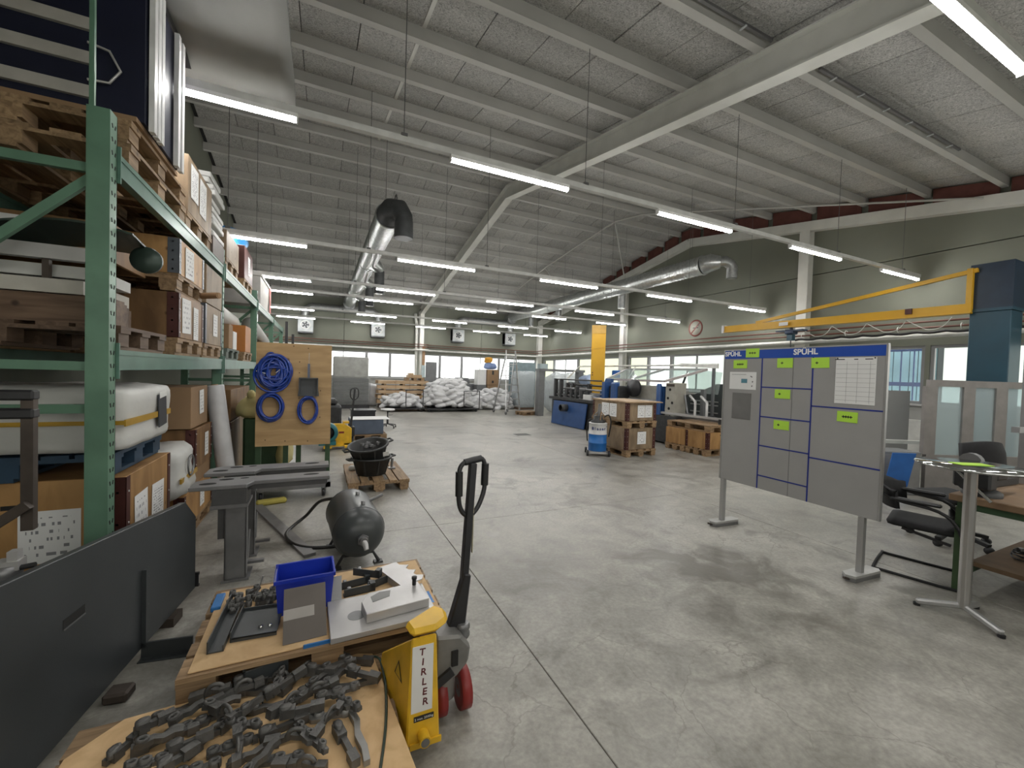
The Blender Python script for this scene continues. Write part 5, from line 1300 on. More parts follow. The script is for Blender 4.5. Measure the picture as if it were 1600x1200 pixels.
for k in range(5):
    for q in range(3):
        MB().bx(-1.12 + .03 * ((k * 7 + q) % 3), 1.15 - .05 * ((k + q) % 3), -.38 + q * .26, -.16 + q * .26, .22 + k * .21, .22 + k * .21 + .14).build('beam', M_TIM, bs)
    for x in (-.8, 0, .8): MB().bx(x - .05, x + .05, -.4, .4, .22 + k * .21 - .07, .22 + k * .21).build('spacer', M_PAL, bs)
for x in (-.35, .25): MB().bx(x - .008, x + .008, -.402, -.396, .1, 1.22).build('strap', M_CARD, bs)
MB().bx(-1.0, 1.0, -.35, .35, 0, .15).build('base', M_PALD, bs)
pallet('small pallet on top of the timber beam stack', (3.85, 18.7, 1.203), 0, .8, .6)
tag(MB().bx(-.3, .3, -.25, .25, 0, .12).bx(-.25, -.05, -.2, .2, .12, .2).build('timber_offcuts', M_TIM, None, (3.85, 18.7, 1.349)), 'timber offcuts on the small pallet atop the beam stack', 'timber')
wb_ = tag(soft_box(.7, .8, 1.0, .03, 51, round_=.2).build('foil_bundle', M_BAG, None, (2.10, 19.75, 0)), 'white foil bundle left of the timber beam stack', 'bundle')
tag(MB().bx(-.28, .28, -.02, .02, 0, 2.12).bx(-.28, .28, -.06, .06, 0, .03).build('grey_board', M_MGREY, None, (5.05, 20.45, 0)), 'tall grey board standing before the far window right of the column', 'board')

# bags
def bag_mesh(seed):
    rnd = random.Random(seed); s_ = MB(); n, m_ = 10, 8
    L_, r = .27, .12
    pts = []
    for i in range(n + 1):
        t = i / n; x = -L_ + 2 * L_ * t; e = max(.12, math.sin(PI * min(max(t, .0), 1)) ** .38)
        pts.append((x, e))
    vs = []
    for i, (x, e) in enumerate(pts):
        for k in range(m_):
            a = 2 * PI * k / m_; q = 1 + rnd.uniform(-.09, .09)
            vs.append((x + rnd.uniform(-.01, .01), r * 1.15 * e * q * math.cos(a), r * .85 * e * q * math.sin(a)))
    fs = [(i * m_ + k, i * m_ + (k + 1) % m_, (i + 1) * m_ + (k + 1) % m_, (i + 1) * m_ + k) for i in range(n) for k in range(m_)]
    fs += [tuple(range(m_))[::-1], tuple(range(n * m_, n * m_ + m_))]
    return s_._add(vs, fs, True).mesh('foil_bag', M_BAG)
BAGM = [bag_mesh(k) for k in range(5)]
def bag_pile(cx, cy, rx, ry, h, n, z0, label, group, seed, core=True):
    rnd = random.Random(seed)
    if core:
        o_ = soft_box(rx * 1.7, ry * 1.7, h * .80, .03, seed, round_=min(rx, ry, h) * .5).build('bag_heap_core', M_BAG, None, (cx, cy, z0))
        tag(o_, 'inner bags of the heap ' + group, 'bags', None, 'stuff')
    for k in range(n):
        # spread over the heap's skin facing all ways, denser to the front
        u = (k + .5) / n; ph = k * 2.39996
        el = math.asin(min(1, u * 1.0)) * .98
        x = rx * math.cos(ph) * math.cos(el) ** .7; y = ry * math.sin(ph) * math.cos(el) ** .7; z = h * math.sin(el)
        o_ = obj('foil_bag', BAGM[k % 5], None, (cx + x * .93, cy + y * .93, z0 + max(.10, z * .94)), (rnd.uniform(-.4, .4), rnd.uniform(-.5, .5), rnd.uniform(-1.1, 1.1)), (rnd.uniform(.85, 1.15),) * 3)
        tag(o_, label, 'bag', group)
bag_pile(3.10, 17.35, .78, .50, .55, 26, .14, 'white foil bag in the low heap on the left platform cart', 'on the left platform cart', 61)
bag_pile(5.03, 17.25, 1.05, .72, 1.22, 90, .16, 'white foil bag in the big round heap on the middle platform cart', 'on the middle platform cart', 62)
bag_pile(6.25, 17.5, .42, .45, .85, 16, .0, 'white foil bag in the heap leaning right of the middle cart', 'right of the middle cart', 63)
bag_pile(7.35, 17.75, .92, .5, .95, 46, .0, 'white foil bag in the low heap behind the ladder', 'behind the ladder', 64)
def pcart(label, loc, Lx, Ly, hx):
    c = thing('platform_cart', label, 'cart', loc, 0, 'platform carts')
    MB().bx(-Lx / 2, Lx / 2, -Ly / 2, Ly / 2, .10, .14).build('platform', M_BLACK, c)
    for x in (-Lx / 2 + .1, Lx / 2 - .1):
        for y in (-Ly / 2 + .1, Ly / 2 - .1): MB().lathe([(.0, -.02), (.05, -.02), (.05, .02), (.0, .02)], (x, y, .05), 12, 'y').build('wheel', M_BLACK, c)
    for x, y0, y1 in hx:
        MB().tube(smooth_path([(x, y0, .12), (x, y0, .78), (x + .04, y0, .86), (x + .62, y1, .88), (x + .68, y1, .80), (x + .68, y1, .12)], 4), .018, 6).build('push_bar', M_BLACK, c)
    return c
pcart('black platform cart with push bar under the left bag heap', (3.15, 17.1, 0), 1.5, .9, [(-.02, -.47, -.47)])
pcart('black platform cart with push bar under the big bag heap', (5.05, 17.0, 0), 2.2, 1.2, [(.42, -.62, -.62)])
# cabinet with cartons
cb = thing('metal_cabinet', 'dark grey low metal cabinet below the far window', 'cabinet', (7.5, 20.1, 0))
MB().bx(-1.2, .9, -.3, .3, 0, 1.08).build('body', M_MGREY, cb, bevel=.01)
for x in (-.9, -.2, .5): MB().bx(x - .32, x + .32, -.315, -.30, .06, 1.0).build('door', plain('cabinet_door', (.10, .105, .11), .5), cb)
crate('brown carton with dark marks standing on a second carton', (7.9, 19.45, 1.06), (.62, .5, .78), M_CARD, None, [((.0, -.252, .62), .10, .2, '-y', M_BLACK), ((.0, -.252, .16), .10, .12, '-y', M_BLACK)], slots=False, name='carton', group='cartons before the far windows')
crate('brown lower carton carrying the marked carton', (7.95, 19.45, 0.10), (.68, .55, .95), M_CARD, None, [((.0, -.277, .6), .18, .12, '-y', M_BLACK)], slots=False, name='carton', group='cartons before the far windows')
tag(MB().bx(-.38, .38, -.3, .3, 0, .095).build('timber_skid', M_PALD, None, (7.95, 19.45, 0)), 'dark wooden base under the lower carton', 'base')
crate('white carton beside the marked brown carton', (7.33, 19.5, 1.06), (.46, .5, .76), M_PAPER, None, [], slots=False, name='carton', group='cartons before the far windows')
crate('white lower carton under the white carton', (7.33, 19.5, 0), (.5, .5, 1.055), M_MGREY, None, [], slots=False, name='carton', group='cartons before the far windows')
tag(soft_box(.62, .4, .32, .03, 71, round_=.14).build('blue_cloth', plain('pale_blue_cloth', (.22, .30, .52), .8), None, (7.85, 19.45, 1.845)), 'pale blue cloth bundle on the marked carton', 'cloth')
tag(soft_box(.36, .3, .26, .03, 72, round_=.1).build('orange_vest', plain('orange_yellow_cloth', (.62, .30, .03), .7), None, (7.72, 19.45, 2.165)), 'orange yellow work vest heaped on the blue cloth', 'vest')
tag(MB().bx(-.35, .35, -.25, .25, 0, .2).bx(-.3, .3, -.2, .2, .2, .3).build('grey_bundle', M_MGREY, None, (6.55, 20.1, 1.083)), 'grey stacked trays on the metal cabinet', 'trays')
# ladder
ld = thing('step_ladder', 'aluminium rolling step ladder before the far windows', 'ladder', (7.15, 15.45, 0), R(6))
def lad(y0, y1, x0, x1, z1, n, nm):
    for s_ in (-1, 1):
        MB().bar((s_ * x0, y0, .05), (s_ * x1, y1, z1), .03, .06).build('rail', M_ALU, ld)
    for k in range(n):
        t = (k + 1) / (n + 1)
        MB().bar((-(x0 + (x1 - x0) * t), y0 + (y1 - y0) * t, .05 + (z1 - .05) * t), (x0 + (x1 - x0) * t, y0 + (y1 - y0) * t, .05 + (z1 - .05) * t), .07, .03).build(nm, M_ALU, ld)
lad(-.25, .05, .34, .22, 2.62, 8, 'step'); lad(.75, .10, .36, .22, 2.35, 5, 'cross_bar')
MB().bx(-.24, .24, -.05, .15, 2.34, 2.37).build('top_platform', M_ALU, ld)
for sx in (-1, 1):
    for y in (-.27, .76): MB().lathe([(.0, -.02), (.06, -.02), (.06, .02), (.0, .02)], (sx * .34, y, .06), 12, 'x').build('wheel', M_MGREY, ld)
# foil wrapped crate and panel, gantry
fw = thing('foil_wrapped_crate', 'silver film wrapped crate behind the ladder', 'crate', (8.80, 17.6, 0))
MB().bx(-.40, .40, -.4, .4, .1, 1.75).build('inner_box', plain('pale_blue_grey_board', (.33, .40, .42), .5), fw)
soft_box(.9, .9, 1.7, .03, 81, round_=.1).build('film_wrap', M_FOIL, fw, (0, 0, .1))
MB().bx(-.42, .42, -.42, .42, 0, .1).build('base', M_PALD, fw)
tag(MB().bx(-.72, .72, -.03, .03, 0, 2.24).bx(-.6, -.5, -.2, .2, 0, .05).bx(.5, .6, -.2, .2, 0, .05).build('blue_grey_panel', plain('blue_grey_panel', (.20, .26, .28), .4), None, (9.12, 18.35, 0)), 'tall blue grey sheet panel behind the wrapped crate', 'panel')
pallet('small pallet on floor left of the grey gantry', (7.75, 15.0, 0), .2, .8, .6)
gn = thing('steel_gantry', 'grey steel gantry frame left of the blue machine', 'gantry', (8.08, 14.6, 0))
MB().bx(-.13, .13, -.13, .13, 0, 1.80).build('post', M_MGREY, gn)
MB().bx(1.75, 2.0, -.13, .13, 0, 1.80).build('post', M_MGREY, gn)
MB().bx(-.15, 2.05, -.16, .16, 1.80, 1.90).build('cross_beam', M_MGREY, gn)
MB().bx(-.10, .25, -.15, .1, 1.90, 2.1).build('head_box', plain('pale_blue_grey_board', (.33, .40, .42), .5), gn)
tag(soft_box(2.2, 1.0, 1.75, .05, 91, round_=.4).build('sheeted_machine', M_FOIL, None, (10.1, 15.6, 0)), 'machine sheeted in grey film behind the blue machine', 'machine')
tag(soft_box(.8, .7, .5, .04, 92, round_=.2).build('blue_film_bundle', plain('pale_blue_film', (.33, .42, .58), .3), None, (10.3, 14.3, 1.2)), 'pale blue film bundle on the stand behind the rails', 'bundle')
tag(MB().bx(-.5, .5, -.4, .4, 0, 1.195).build('stand_box', M_MGREY, None, (10.3, 14.3, 0)), 'grey stand under the pale blue film bundle', 'stand')

# yellow crane column
yc = thing('crane_column', 'yellow crane column rising behind the machine', 'crane', (8.62, 11.55, 0), R(-36))
MB().bx(-.23, .23, -.23, .23, .02, 3.10).build('column', M_CRYEL, yc, bevel=.01)
MB().bx(-.235, .235, -.235, .235, 3.10, 3.38).build('head', plain('brown_yellow', (.42, .24, .03), .5), yc)
MB().prism([(-.24, 2.62), (.15, 2.62), (-.24, 2.56)], .02, 'xz', -.24).build('bracket', M_CRYEL, yc)
for z in (1.70, 1.78): MB().lathe([(.02, -.24), (.02, -.23)], (-.17, 0, z), 10, 'y').build('bolt', M_BLACK, yc)
MB().bx(-.35, .35, -.35, .35, 0, .02).build('foot_plate', M_CRYEL, yc)

# the machine
mc = thing('bending_machine', 'long blue and grey production machine with clear raised guards', 'machine', (0, 0, 0))
MB().bx(7.45, 8.25, 10.0, 12.55, .05, .82).build('left_base', M_MDARK, mc)
MB().bx(7.9, 9.3, 7.4, 10.0, .05, .72).build('right_base', M_MDARK, mc)
bpn = MB()._add([(7.26, 12.25, .02), (7.32, 10.42, .02), (7.38, 10.36, .80), (7.32, 12.20, .80), (7.29, 12.25, .02), (7.35, 10.42, .02), (7.41, 10.36, .80), (7.35, 12.20, .80)], [(0, 1, 2, 3), (7, 6, 5, 4), (0, 4, 5, 1), (1, 5, 6, 2), (2, 6, 7, 3), (3, 7, 4, 0)]).build('blue_cover', M_MBLUE, mc)
MB().lathe([(.10, -.24), (.115, -.24), (.115, 0.0), (.10, 0)], (7.34, 11.42, .60), 18, 'x', cap=False).lathe([(.0, -.12), (.1, -.12)], (7.34, 11.42, .60), 18, 'x').build('exhaust_port', M_DUCTDARK, bpn)
MB().bx(7.35, 8.2, 9.95, 12.6, .84, .92).build('bed_plate', M_MDARK, mc)
for (x, z, r_) in ((7.55, 1.52, .022), (7.75, 1.22, .03), (7.62, 1.12, .025), (7.58, 1.0, .03), (8.05, 1.35, .03)):
    MB().cyl((x, 9.9, z), (x, 12.55, z), r_, 8).build('guide_rod', M_GSTEEL if z < 1.3 else M_BLACK, mc)
for y in (12.5, 12.15, 11.2):
    MB().bx(7.5, 7.62, y - .05, y + .05, .9, 1.54 if y != 11.2 else 1.3).build('rod_bracket', M_MDARK, mc)
    MB().bx(8.0, 8.12, y - .05, y + .05, .9, 1.4).build('rod_bracket', M_MDARK, mc)
for y in (10.6, 10.9, 11.5, 11.8): MB().bx(7.52, 7.68, y - .06, y + .06, .94, 1.2).build('slide_block', M_MDARK, mc)
MB().bx(7.5, 8.1, 10.35, 10.75, .92, 1.08).build('white_tray', M_PAPER, mc)
MB().prism([(10.5, .92), (9.85, .92), (9.85, 1.6), (10.1, 1.6)], .10, 'yz', 7.9).build('blue_side_plate', M_MBLUE, mc)
MB().bx(7.55, 8.1, 9.75, 9.88, .9, 1.5).build('blue_end_plate', M_MBLUE, mc)
MB().bx(7.7, 8.3, 9.3, 9.75, .85, 1.4).build('gear_housing', M_MDARK, mc, bevel=.03)
MB().bx(7.62, 7.80, 9.35, 9.6, 1.0, 1.5).build('blue_motor', M_MBLUE, mc, bevel=.04)
MB().lathe([(.0, -.12), (.1, -.12), (.12, -.08), (.24, -.06), (.24, .04), (.0, .06)], (7.95, 8.95, 1.36), 24, 'x').build('chuck', M_BLACK, mc)
MB().bx(8.1, 8.5, 8.0, 9.5, .95, 1.45).build('head_stock', M_CREAM, mc, bevel=.02)
MB().bx(7.85, 8.1, 8.1, 9.1, .85, 1.08).build('drive_cover', M_MGREY, mc, bevel=.02)
MB().bx(7.80, 7.84, 8.42, 8.66, .86, 1.06).build('control_face', M_BLACK, mc)
MB().lathe([(.07, 0), (.07, .75), (.05, .80), (.0, .80)], (7.95, 8.02, .72), 16).build('blue_cylinder', M_MBLUE, mc)
MB().bx(8.02, 8.10, 7.95, 8.1, .72, 1.45).build('blue_cylinder_bracket', M_MBLUE, mc)
cc = MB().bx(8.0, 8.4, 7.55, 7.85, .0, 1.55).build('cream_column', M_CREAM, mc, bevel=.01)
for (y, z) in ((7.7, 1.38), (7.76, 1.16), (7.72, .9), (7.68, .7), (7.74, .5), (7.62, 1.05)): MB().lathe([(.035, -.006), (.035, .0)], (8.0, y, z), 12, 'x').build('port', M_HOLE, cc)
MB().bx(7.98, 8.0, 7.56, 7.8, 1.46, 1.52).build('type_plate', M_RUST, cc)
for (y, z) in ((7.86, .75), (7.86, .55)): MB().lathe([(.03, 0), (.03, .1)], (8.05, y, z), 10, 'y').build('knob', M_BLACK, cc)
MB().bar((7.85, 9.9, .78), (8.15, 5.8, .78), .06, .05).build('front_rail', M_LSTEEL, mc)
MB().bar((7.95, 9.9, .70), (8.25, 5.8, .72), .05, .04).build('front_rail', M_GSTEEL, mc)
MB().bx(8.08, 8.2, 6.2, 6.35, .55, .78).build('rail_clamp', M_BLACK, mc)
for y in (7.05, 6.72): MB().tube([(8.15, y, .78), (8.15, y, 1.12), (8.3, y + .3, 1.25)], .03, 6).build('arm', M_LSTEEL, mc)
MB().tube([(8.3, 7.4, .8), (8.35, 7.55, 1.25), (8.35, 7.75, 1.35)], .025, 6).build('arm', M_GSTEEL, mc)
for y in (5.95, 9.8): MB().bx(8.1 - (y - 6) * .06, 8.2 - (y - 6) * .06, y - .05, y + .05, 0, .68).build('rail_leg', M_MDARK, mc)
# raised guard: frames and clear panes
gd = MB()
for a, b in (((8.05, 10.3, 1.58), (8.05, 7.95, 1.58)), ((8.05, 7.95, 1.58), (9.1, 7.55, 1.92)), ((8.05, 10.3, 1.58), (9.1, 10.6, 1.92)), ((9.1, 10.6, 1.92), (9.1, 7.55, 1.92)), ((8.05, 9.3, 1.58), (9.1, 9.0, 1.92))):
    gd.bar(a, b, .06, .06)
gd.build('guard_frame', plain('pinkish_grey_frame', (.40, .36, .36), .45), mc)
MB()._add([(8.05, 10.3, 1.60), (8.05, 7.95, 1.60), (9.1, 7.55, 1.94), (9.1, 10.6, 1.94), (8.05, 10.3, 1.606), (8.05, 7.95, 1.606), (9.1, 7.55, 1.946), (9.1, 10.6, 1.946)], [(0, 1, 2, 3), (7, 6, 5, 4), (0, 4, 5, 1), (1, 5, 6, 2), (2, 6, 7, 3), (3, 7, 4, 0)]).build('guard_pane', M_GUARD, mc)
MB()._add([(9.1, 8.2, 1.95), (9.3, 7.25, 1.85), (9.3, 7.35, 1.28), (9.1, 8.1, 1.30), (9.106, 8.2, 1.95), (9.306, 7.25, 1.85), (9.306, 7.35, 1.28), (9.106, 8.1, 1.30)], [(0, 1, 2, 3), (7, 6, 5, 4), (0, 4, 5, 1), (1, 5, 6, 2), (2, 6, 7, 3), (3, 7, 4, 0)]).build('guard_wing', M_GUARD, mc)
MB().tube([(8.3, 12.9, .9), (8.35, 13.0, 1.55), (9.0, 13.2, 2.02), (9.15, 11.0, 2.03), (9.2, 7.3, 2.05)], .028, 6).build('top_tube', M_WPIPE, mc)
MB().bar((9.2, 8.5, 2.05), (9.2, 7.3, 2.0), .05, .09).build('top_plate', M_WPIPE, mc)
MB().bar((9.15, 8.2, 1.9), (9.0, 8.4, 1.1), .05, .05).build('guard_strut', M_BLACK, mc)
MB().tube([(8.5, 9.95, 1.5), (8.9, 10.0, 1.98)], .02, 6).build('guard_strut', M_WPIPE, mc)
MB().bx(8.93, 9.13, 10.95, 11.2, 1.62, 1.88).build('blue_control_box', plain('bright_blue_box', (.02, .14, .50), .4), mc, bevel=.03)
for a in ((8.9, 9.0, 7.45, 7.55, .72, 1.4), (9.2, 9.3, 10.5, 10.6, .72, 1.95), (9.18, 9.24, 7.4, 7.46, .72, 2.0)): MB().bx(*a).build('guard_post', M_MGREY, mc)
# dark sloped machine to the right
sm = thing('sloped_machine', 'dark grey machine with sloped front behind the wall board', 'machine', (10.2, 8.2, 0))
MB().prism([(-1.4, 0), (.9, 0), (.9, 1.18), (.2, 1.25), (-.5, 1.55), (-.8, 1.55), (-1.4, 1.0)], 1.1, 'yz', 0).build('body', plain('dark_machine_grey', (.075, .08, .085), .4, .2), sm, bevel=.02)
for z in (.75, .95, 1.05): MB().bx(-.57, -.55, -.6, .3, z, z + .03).build('chrome_strip', M_LSTEEL, sm)

# crate stack with vacuum
pallet('bottom pallet of the two crate stack beside the drum vacuum', (6.13, 7.22, 0), PI / 2 + .04, 1.15, .84)
crate('lower weathered crate with one white label beside the drum vacuum', (6.13, 7.22, .146), (.82, 1.10, .45), M_PLYG, M_STEELRED, [((.02, -.556, .24), .24, .26, '-y')], rotz=.04)
pallet('upper pallet between the two crates beside the drum vacuum', (6.13, 7.22, .60), PI / 2 + .04, 1.15, .84)
crate('upper weathered crate with double label sheets beside the drum vacuum', (6.13, 7.22, .746), (.82, 1.10, .38), M_PLYG, M_STEELRED, [((-.02, -.556, .20), .20, .26, '-y'), ((.19, -.556, .2), .20, .26, '-y'), ((-.414, .12, .2), .24, .28, '-x'), ((-.414, -.13, .2), .22, .28, '-x')], rotz=.04)
tag(MB().bx(-.45, .52, -.62, .60, 0, .012).bx(-.43, .5, -.6, .55, .012, .024).build('cover_boards', M_TIM, None, (6.15, 7.22, 1.128), (0, 0, .04)), 'thin cover boards lying on the upper crate', 'boards')
vc = thing('drum_vacuum', 'blue and white drum vacuum cleaner on wheels beside crates', 'vacuum', (5.36, 7.10, 0), R(-30))
MB().lathe([(.0, .09), (.185, .09), (.19, .10), (.19, .25), (.196, .255), (.196, .265), (.19, .27), (.19, .44)], (0, 0, 0), 28).build('blue_drum', M_BRIGHT, vc)
MB().lathe([(.19, .44), (.196, .445), (.196, .45), (.19, .455), (.19, .66), (.196, .665), (.196, .675), (.18, .68), (.0, .68)], (0, 0, 0), 28).build('white_drum_band', plain('white_drum', (.62, .62, .62), .4), vc)
MB().lathe([(.15, .68), (.15, .72), (.09, .76), (.09, .82), (.0, .83)], (0, 0, 0), 18).build('motor_head', M_MDARK, vc)
for k in range(5):
    a = k * 1.25
    MB().tube([(.10 * math.cos(a), .10 * math.sin(a), .72), (.13 * math.cos(a), .13 * math.sin(a), .82), (.07 * math.cos(a + .5), .07 * math.sin(a + .5), .90)], .012, 6).build('pipe_fitting', M_GSTEEL if k % 2 else M_CARD, vc)
MB().cyl((.0, -.05, .80), (.02, -.05, 1.08), .035, 10).build('upper_pump', M_GSTEEL, vc)
MB().tube(smooth_path([(.12, .0, .80), (.22, .02, .84), (.27, .02, .70), (.25, .02, .5), (.23, .02, .38)], 4), .016, 6).build('hose', M_HOSE, vc)
MB().tube(smooth_path([(-.10, .0, .74), (-.20, .0, .72), (-.23, .0, .55), (-.22, .0, .35), (-.21, .0, .28)], 4), .014, 6).build('hose', M_HOSE, vc)
MB().bx(-.20, .20, -.22, -.17, .05, .09).bx(-.20, -.16, -.22, .2, .05, .09).bx(.16, .20, -.22, .2, .05, .09).build('trolley', M_LSTEEL, vc)
for x in (-.22, .22):
    for y in (-.20, .18): MB().lathe([(.0, -.02), (.06, -.02), (.06, .02), (.0, .02)], (x, y, .06), 14, 'x').build('wheel', M_BLACK, vc)
def curved_text(txt, r, z, size, mat, parent):
    w = size * .62
    for i, ch in enumerate(txt):
        a = (i - (len(txt) - 1) / 2) * w / r
        ang = -PI / 2 + a
        text_mesh(ch, size, mat, 'letter', parent, (r * math.cos(ang), r * math.sin(ang), z), (PI / 2, 0, a), .001, bold=.002)
curved_text('Blaser', .1965, .565, .085, M_LOGBLUE, vc)
MB().lathe([(.012, 0), (.012, .001)], (0, 0, 0), 10).build('small_mark', M_LOGBLUE, vc, (.1965 * math.cos(-PI / 2 + 1.0), .1965 * math.sin(-PI / 2 + 1.0), .61), (PI / 2, 0, 1.0))
# pair of pale crates before the machine
for (y, lab) in ((7.07, 'pale pine crate, left of the pair before the machine rail'), (6.47, 'pale pine crate, right of the pair before the machine rail')):
    pallet('pallet under the ' + lab, (8.0, y, 0), 0, .90, .58)
    crate(lab, (8.0, y, .146), (.88, .575, .37), M_PLY, M_STEELRED if y < 7 else None, [], rotz=0)
pallet('pallet lying across the two pale pine crates', (8.0, 6.77, .52), PI / 2, 1.2, .8)
pallet('pallet under the farther pine crate half behind the board', (9.05, 6.5, 0), 0, .90, .62)
crate('pine crate half hidden behind the blue topped board', (9.05, 6.5, .146), (.86, .60, .40), M_PLY, None, [])
bw = thing('floor_scrubber', 'white and blue cleaning machine between crate stacks', 'machine', (7.05, 8.05, 0))
MB().bx(-.18, .18, -.2, .2, 0, .06).build('base', M_BRIGHT, bw); MB().bx(-.13, .16, -.12, .14, .06, .40).build('body', M_BLACK, bw, bevel=.03); MB().bx(-.17, .19, -.15, .17, .40, .50).build('top', M_PAPER, bw, bevel=.03)
# ------------------------------------------------------------------ right side
M_BOARD = plain('grey_felt_board', (.30, .295, .288), .85, 0, .04, 3, .08, 150)
M_BLUEHD = plain('header_blue', (.006, .06, .36), .4, 0, .03)
M_BTAPE2 = plain('blue_line_tape', (.01, .025, .22), .45)
M_NOTE = plain('green_sticky_card', (.42, .70, .06), .6, 0, .03)
M_SILV = plain('silver_profile', (.46, .46, .46), .35, .7, .04)
M_INK = plain('black_ink', (.03, .03, .03), .6)
M_BLKFAB = plain('black_fabric', (.012, .012, .014), .75, 0, .15, 30, .2, 200)
M_STEELBR = plain('brushed_steel', (.48, .47, .46), .28, .85, .05)

# pin board facing the aisle
bd = thing('pin_board', 'grey wheeled pin board with blue header and green cards', 'board', (4.2, 2.5, 0))
BY0, BY1, BZ0, BZ1 = -.74, .735, .53, 1.985
MB().bx(-.012, .012, BY0, BY1, BZ0, 1.895).build('felt_panel', M_BOARD, bd)
hdr = MB().bx(-.014, .012, BY0, BY1, 1.895, BZ1).build('header_strip', M_BLUEHD, bd)
MB().bx(-.016, .016, BY0 - .012, BY1 + .012, BZ1, BZ1 + .012).bx(-.016, .016, BY0 - .014, BY0, BZ0, BZ1).bx(-.016, .016, BY1, BY1 + .014, BZ0, BZ1).build('edge_trim', M_SILV, bd)
MB().bx(-.0135, -.012, -.017, -.012, BZ0, BZ1).build('panel_seam', plain('seam_grey', (.15, .15, .15), .7), bd)
def line(y0, y1, z0, z1): MB().bx(-.0145, -.012, y0, y1, z0, z1).build('tape_line', M_BTAPE2, bd)
def yb(y): return y - 2.5
line(.292, .304, BZ0, 1.895); line(-.198, -.186, BZ0, 1.895)
for z in (1.594, 1.287, .983, .67): line(-.19, .298, z - .006, z + .006)
for z in (1.437, .952): line(BY0, -.19, z - .006, z + .006)
M_WHITEINK = plain('white_lettering', (.8, .8, .8), .5)
for y in (.635, -.12):
    text_mesh('SPÜHL', .068 if y > .3 else .075, M_WHITEINK, 'lettering', hdr, (-.0155, y, 1.946), (PI / 2, 0, -PI / 2), .0008, bold=.0022)
def card(y, z, w, h, strokes):
    c = MB().bx(-.0165, -.0125, y - w / 2, y + w / 2, z - h / 2, z + h / 2).build('green_card', M_NOTE, bd, rot=(R(random.uniform(-1.5, 1.5)), 0, 0))
    s_ = MB()
    for k in range(strokes):
        yy = y + (.3 - .6 * k / max(1, strokes - 1 or 1)) * w * .6
        s_.bx(-.0172, -.0164, yy - .012, yy + .012, z - .004, z + .004); s_.bx(-.0172, -.0164, yy - .003, yy + .003, z - .012, z + .012)
    s_.build('handwriting', M_INK, c)
for a in ((.427, 1.95, .15, .095, 3), (.525, 1.84, .16, .09, 4), (.067, 1.843, .15, .095, 1), (.074, 1.533, .15, .09, 1), (.072, 1.222, .15, .088, 1), (-.29, 1.836, .15, .095, 1), (-.46, 1.375, .155, .092, 4)): card(*a)
sh = MB().bx(-.015, -.0125, .355, .665, 1.56, 1.75).build('white_notice', M_PAPER, bd)
MB().bx(-.0155, -.015, .455, .525, 1.63, 1.675).build('picture', plain('teal_picture', (.08, .22, .28), .5), sh)
for k, (y, z) in enumerate(((.41, 1.70), (.395, 1.645), (.40, 1.60))): MB().box((-.0153, y, z), (.001, .025 if k == 0 else .01, .008 if k == 0 else .014), (.5, 0, 0)).build('symbol', M_INK, sh)
MB().bx(-.0155, -.0148, .47, .64, 1.72, 1.725).build('headline', M_GSTEEL, sh)
MB().bx(-.016, -.0125, .405, .622, 1.235, 1.52).build('clear_pocket', plain('pocket_grey', (.17, .168, .165), .3), bd)
big = MB().bx(-.0165, -.0125, -.68, -.383, 1.48, 1.885).build('schedule_sheet', M_PAPER, bd)
gl_ = MB()
for k in range(9): gl_.bx(-.0172, -.0164, -.675, -.388, 1.51 + k * .039, 1.5118 + k * .039)
for y in (-.47, -.55, -.64): gl_.bx(-.0172, -.0164, y, y + .0015, 1.49, 1.85)
gl_.build('table_lines', M_GSTEEL, big)
hl_ = MB()
for k, (y0, y1) in enumerate(((-.45, -.375), (-.55, -.52), (-.655, -.60))): hl_.bx(-.0172, -.0164, y0, y1, 1.865, 1.873)
hl_.build('sheet_heading', M_INK, big)
for y in (-.67, -.395): MB().lathe([(.006, -.022), (.006, -.016)], (0, y, 1.878), 8, 'x').build('pin', M_BLACK, big)
for y in (-.63, .70):
    MB().bx(-.022, .022, y - .022, y + .022, .03, BZ0).build('leg', M_SILV, bd)
    ft = MB().prism([(-.17, y + .02), (-.12, y + .07), (.22, y + .05), (.24, y - .03), (.20, y - .06), (-.14, y - .04)], .02, 'xy', .045).build('foot', plain('pale_foot', (.42, .42, .41), .4, .3), bd)
    MB().prism([(-.17, y + .02), (-.12, y + .07), (.22, y + .05), (.24, y - .03), (.20, y - .06), (-.14, y - .04)], .034, 'xy', .018).build('foot_weight', M_GSTEEL, ft)
    MB().tube([(-.15, y, .02), (-.20, y + .02, .035)], .01, 6).build('brake_lever', M_RUST, ft)

# standing table
tb = thing('standing_table', 'round chrome topped standing table on star foot', 'table', (4.25, 1.26, 0), R(0))
MB().lathe([(.0, 1.075), (.26, 1.075), (.293, 1.082), (.30, 1.09), (.293, 1.10), (.0, 1.10)], (0, 0, 0), 48).build('table_top', plain('mirror_steel_top', (.55, .56, .56), .08, 1.0, .03), tb)
MB().lathe([(.09, 1.05), (.09, 1.075)], (0, 0, 0), 18).build('mount_plate', M_SILV, tb)
MB().prism([(.036 * math.cos(k * PI / 4 + .39), .036 * math.sin(k * PI / 4 + .39)) for k in range(8)], 1.0, 'xy', .56).build('column', M_STEELBR, tb, bevel=.004)
for k in range(3):
    a = R(122 + 120 * k)
    MB().bar((0, 0, .075), (.25 * math.cos(a), .25 * math.sin(a), .03), .042, .04).build('foot_arm', M_SILV, tb, bevel=.01)
    MB().lathe([(.02, 0), (.02, .02)], (.245 * math.cos(a), .245 * math.sin(a), 0), 10).build('glide', M_BLACK, tb)
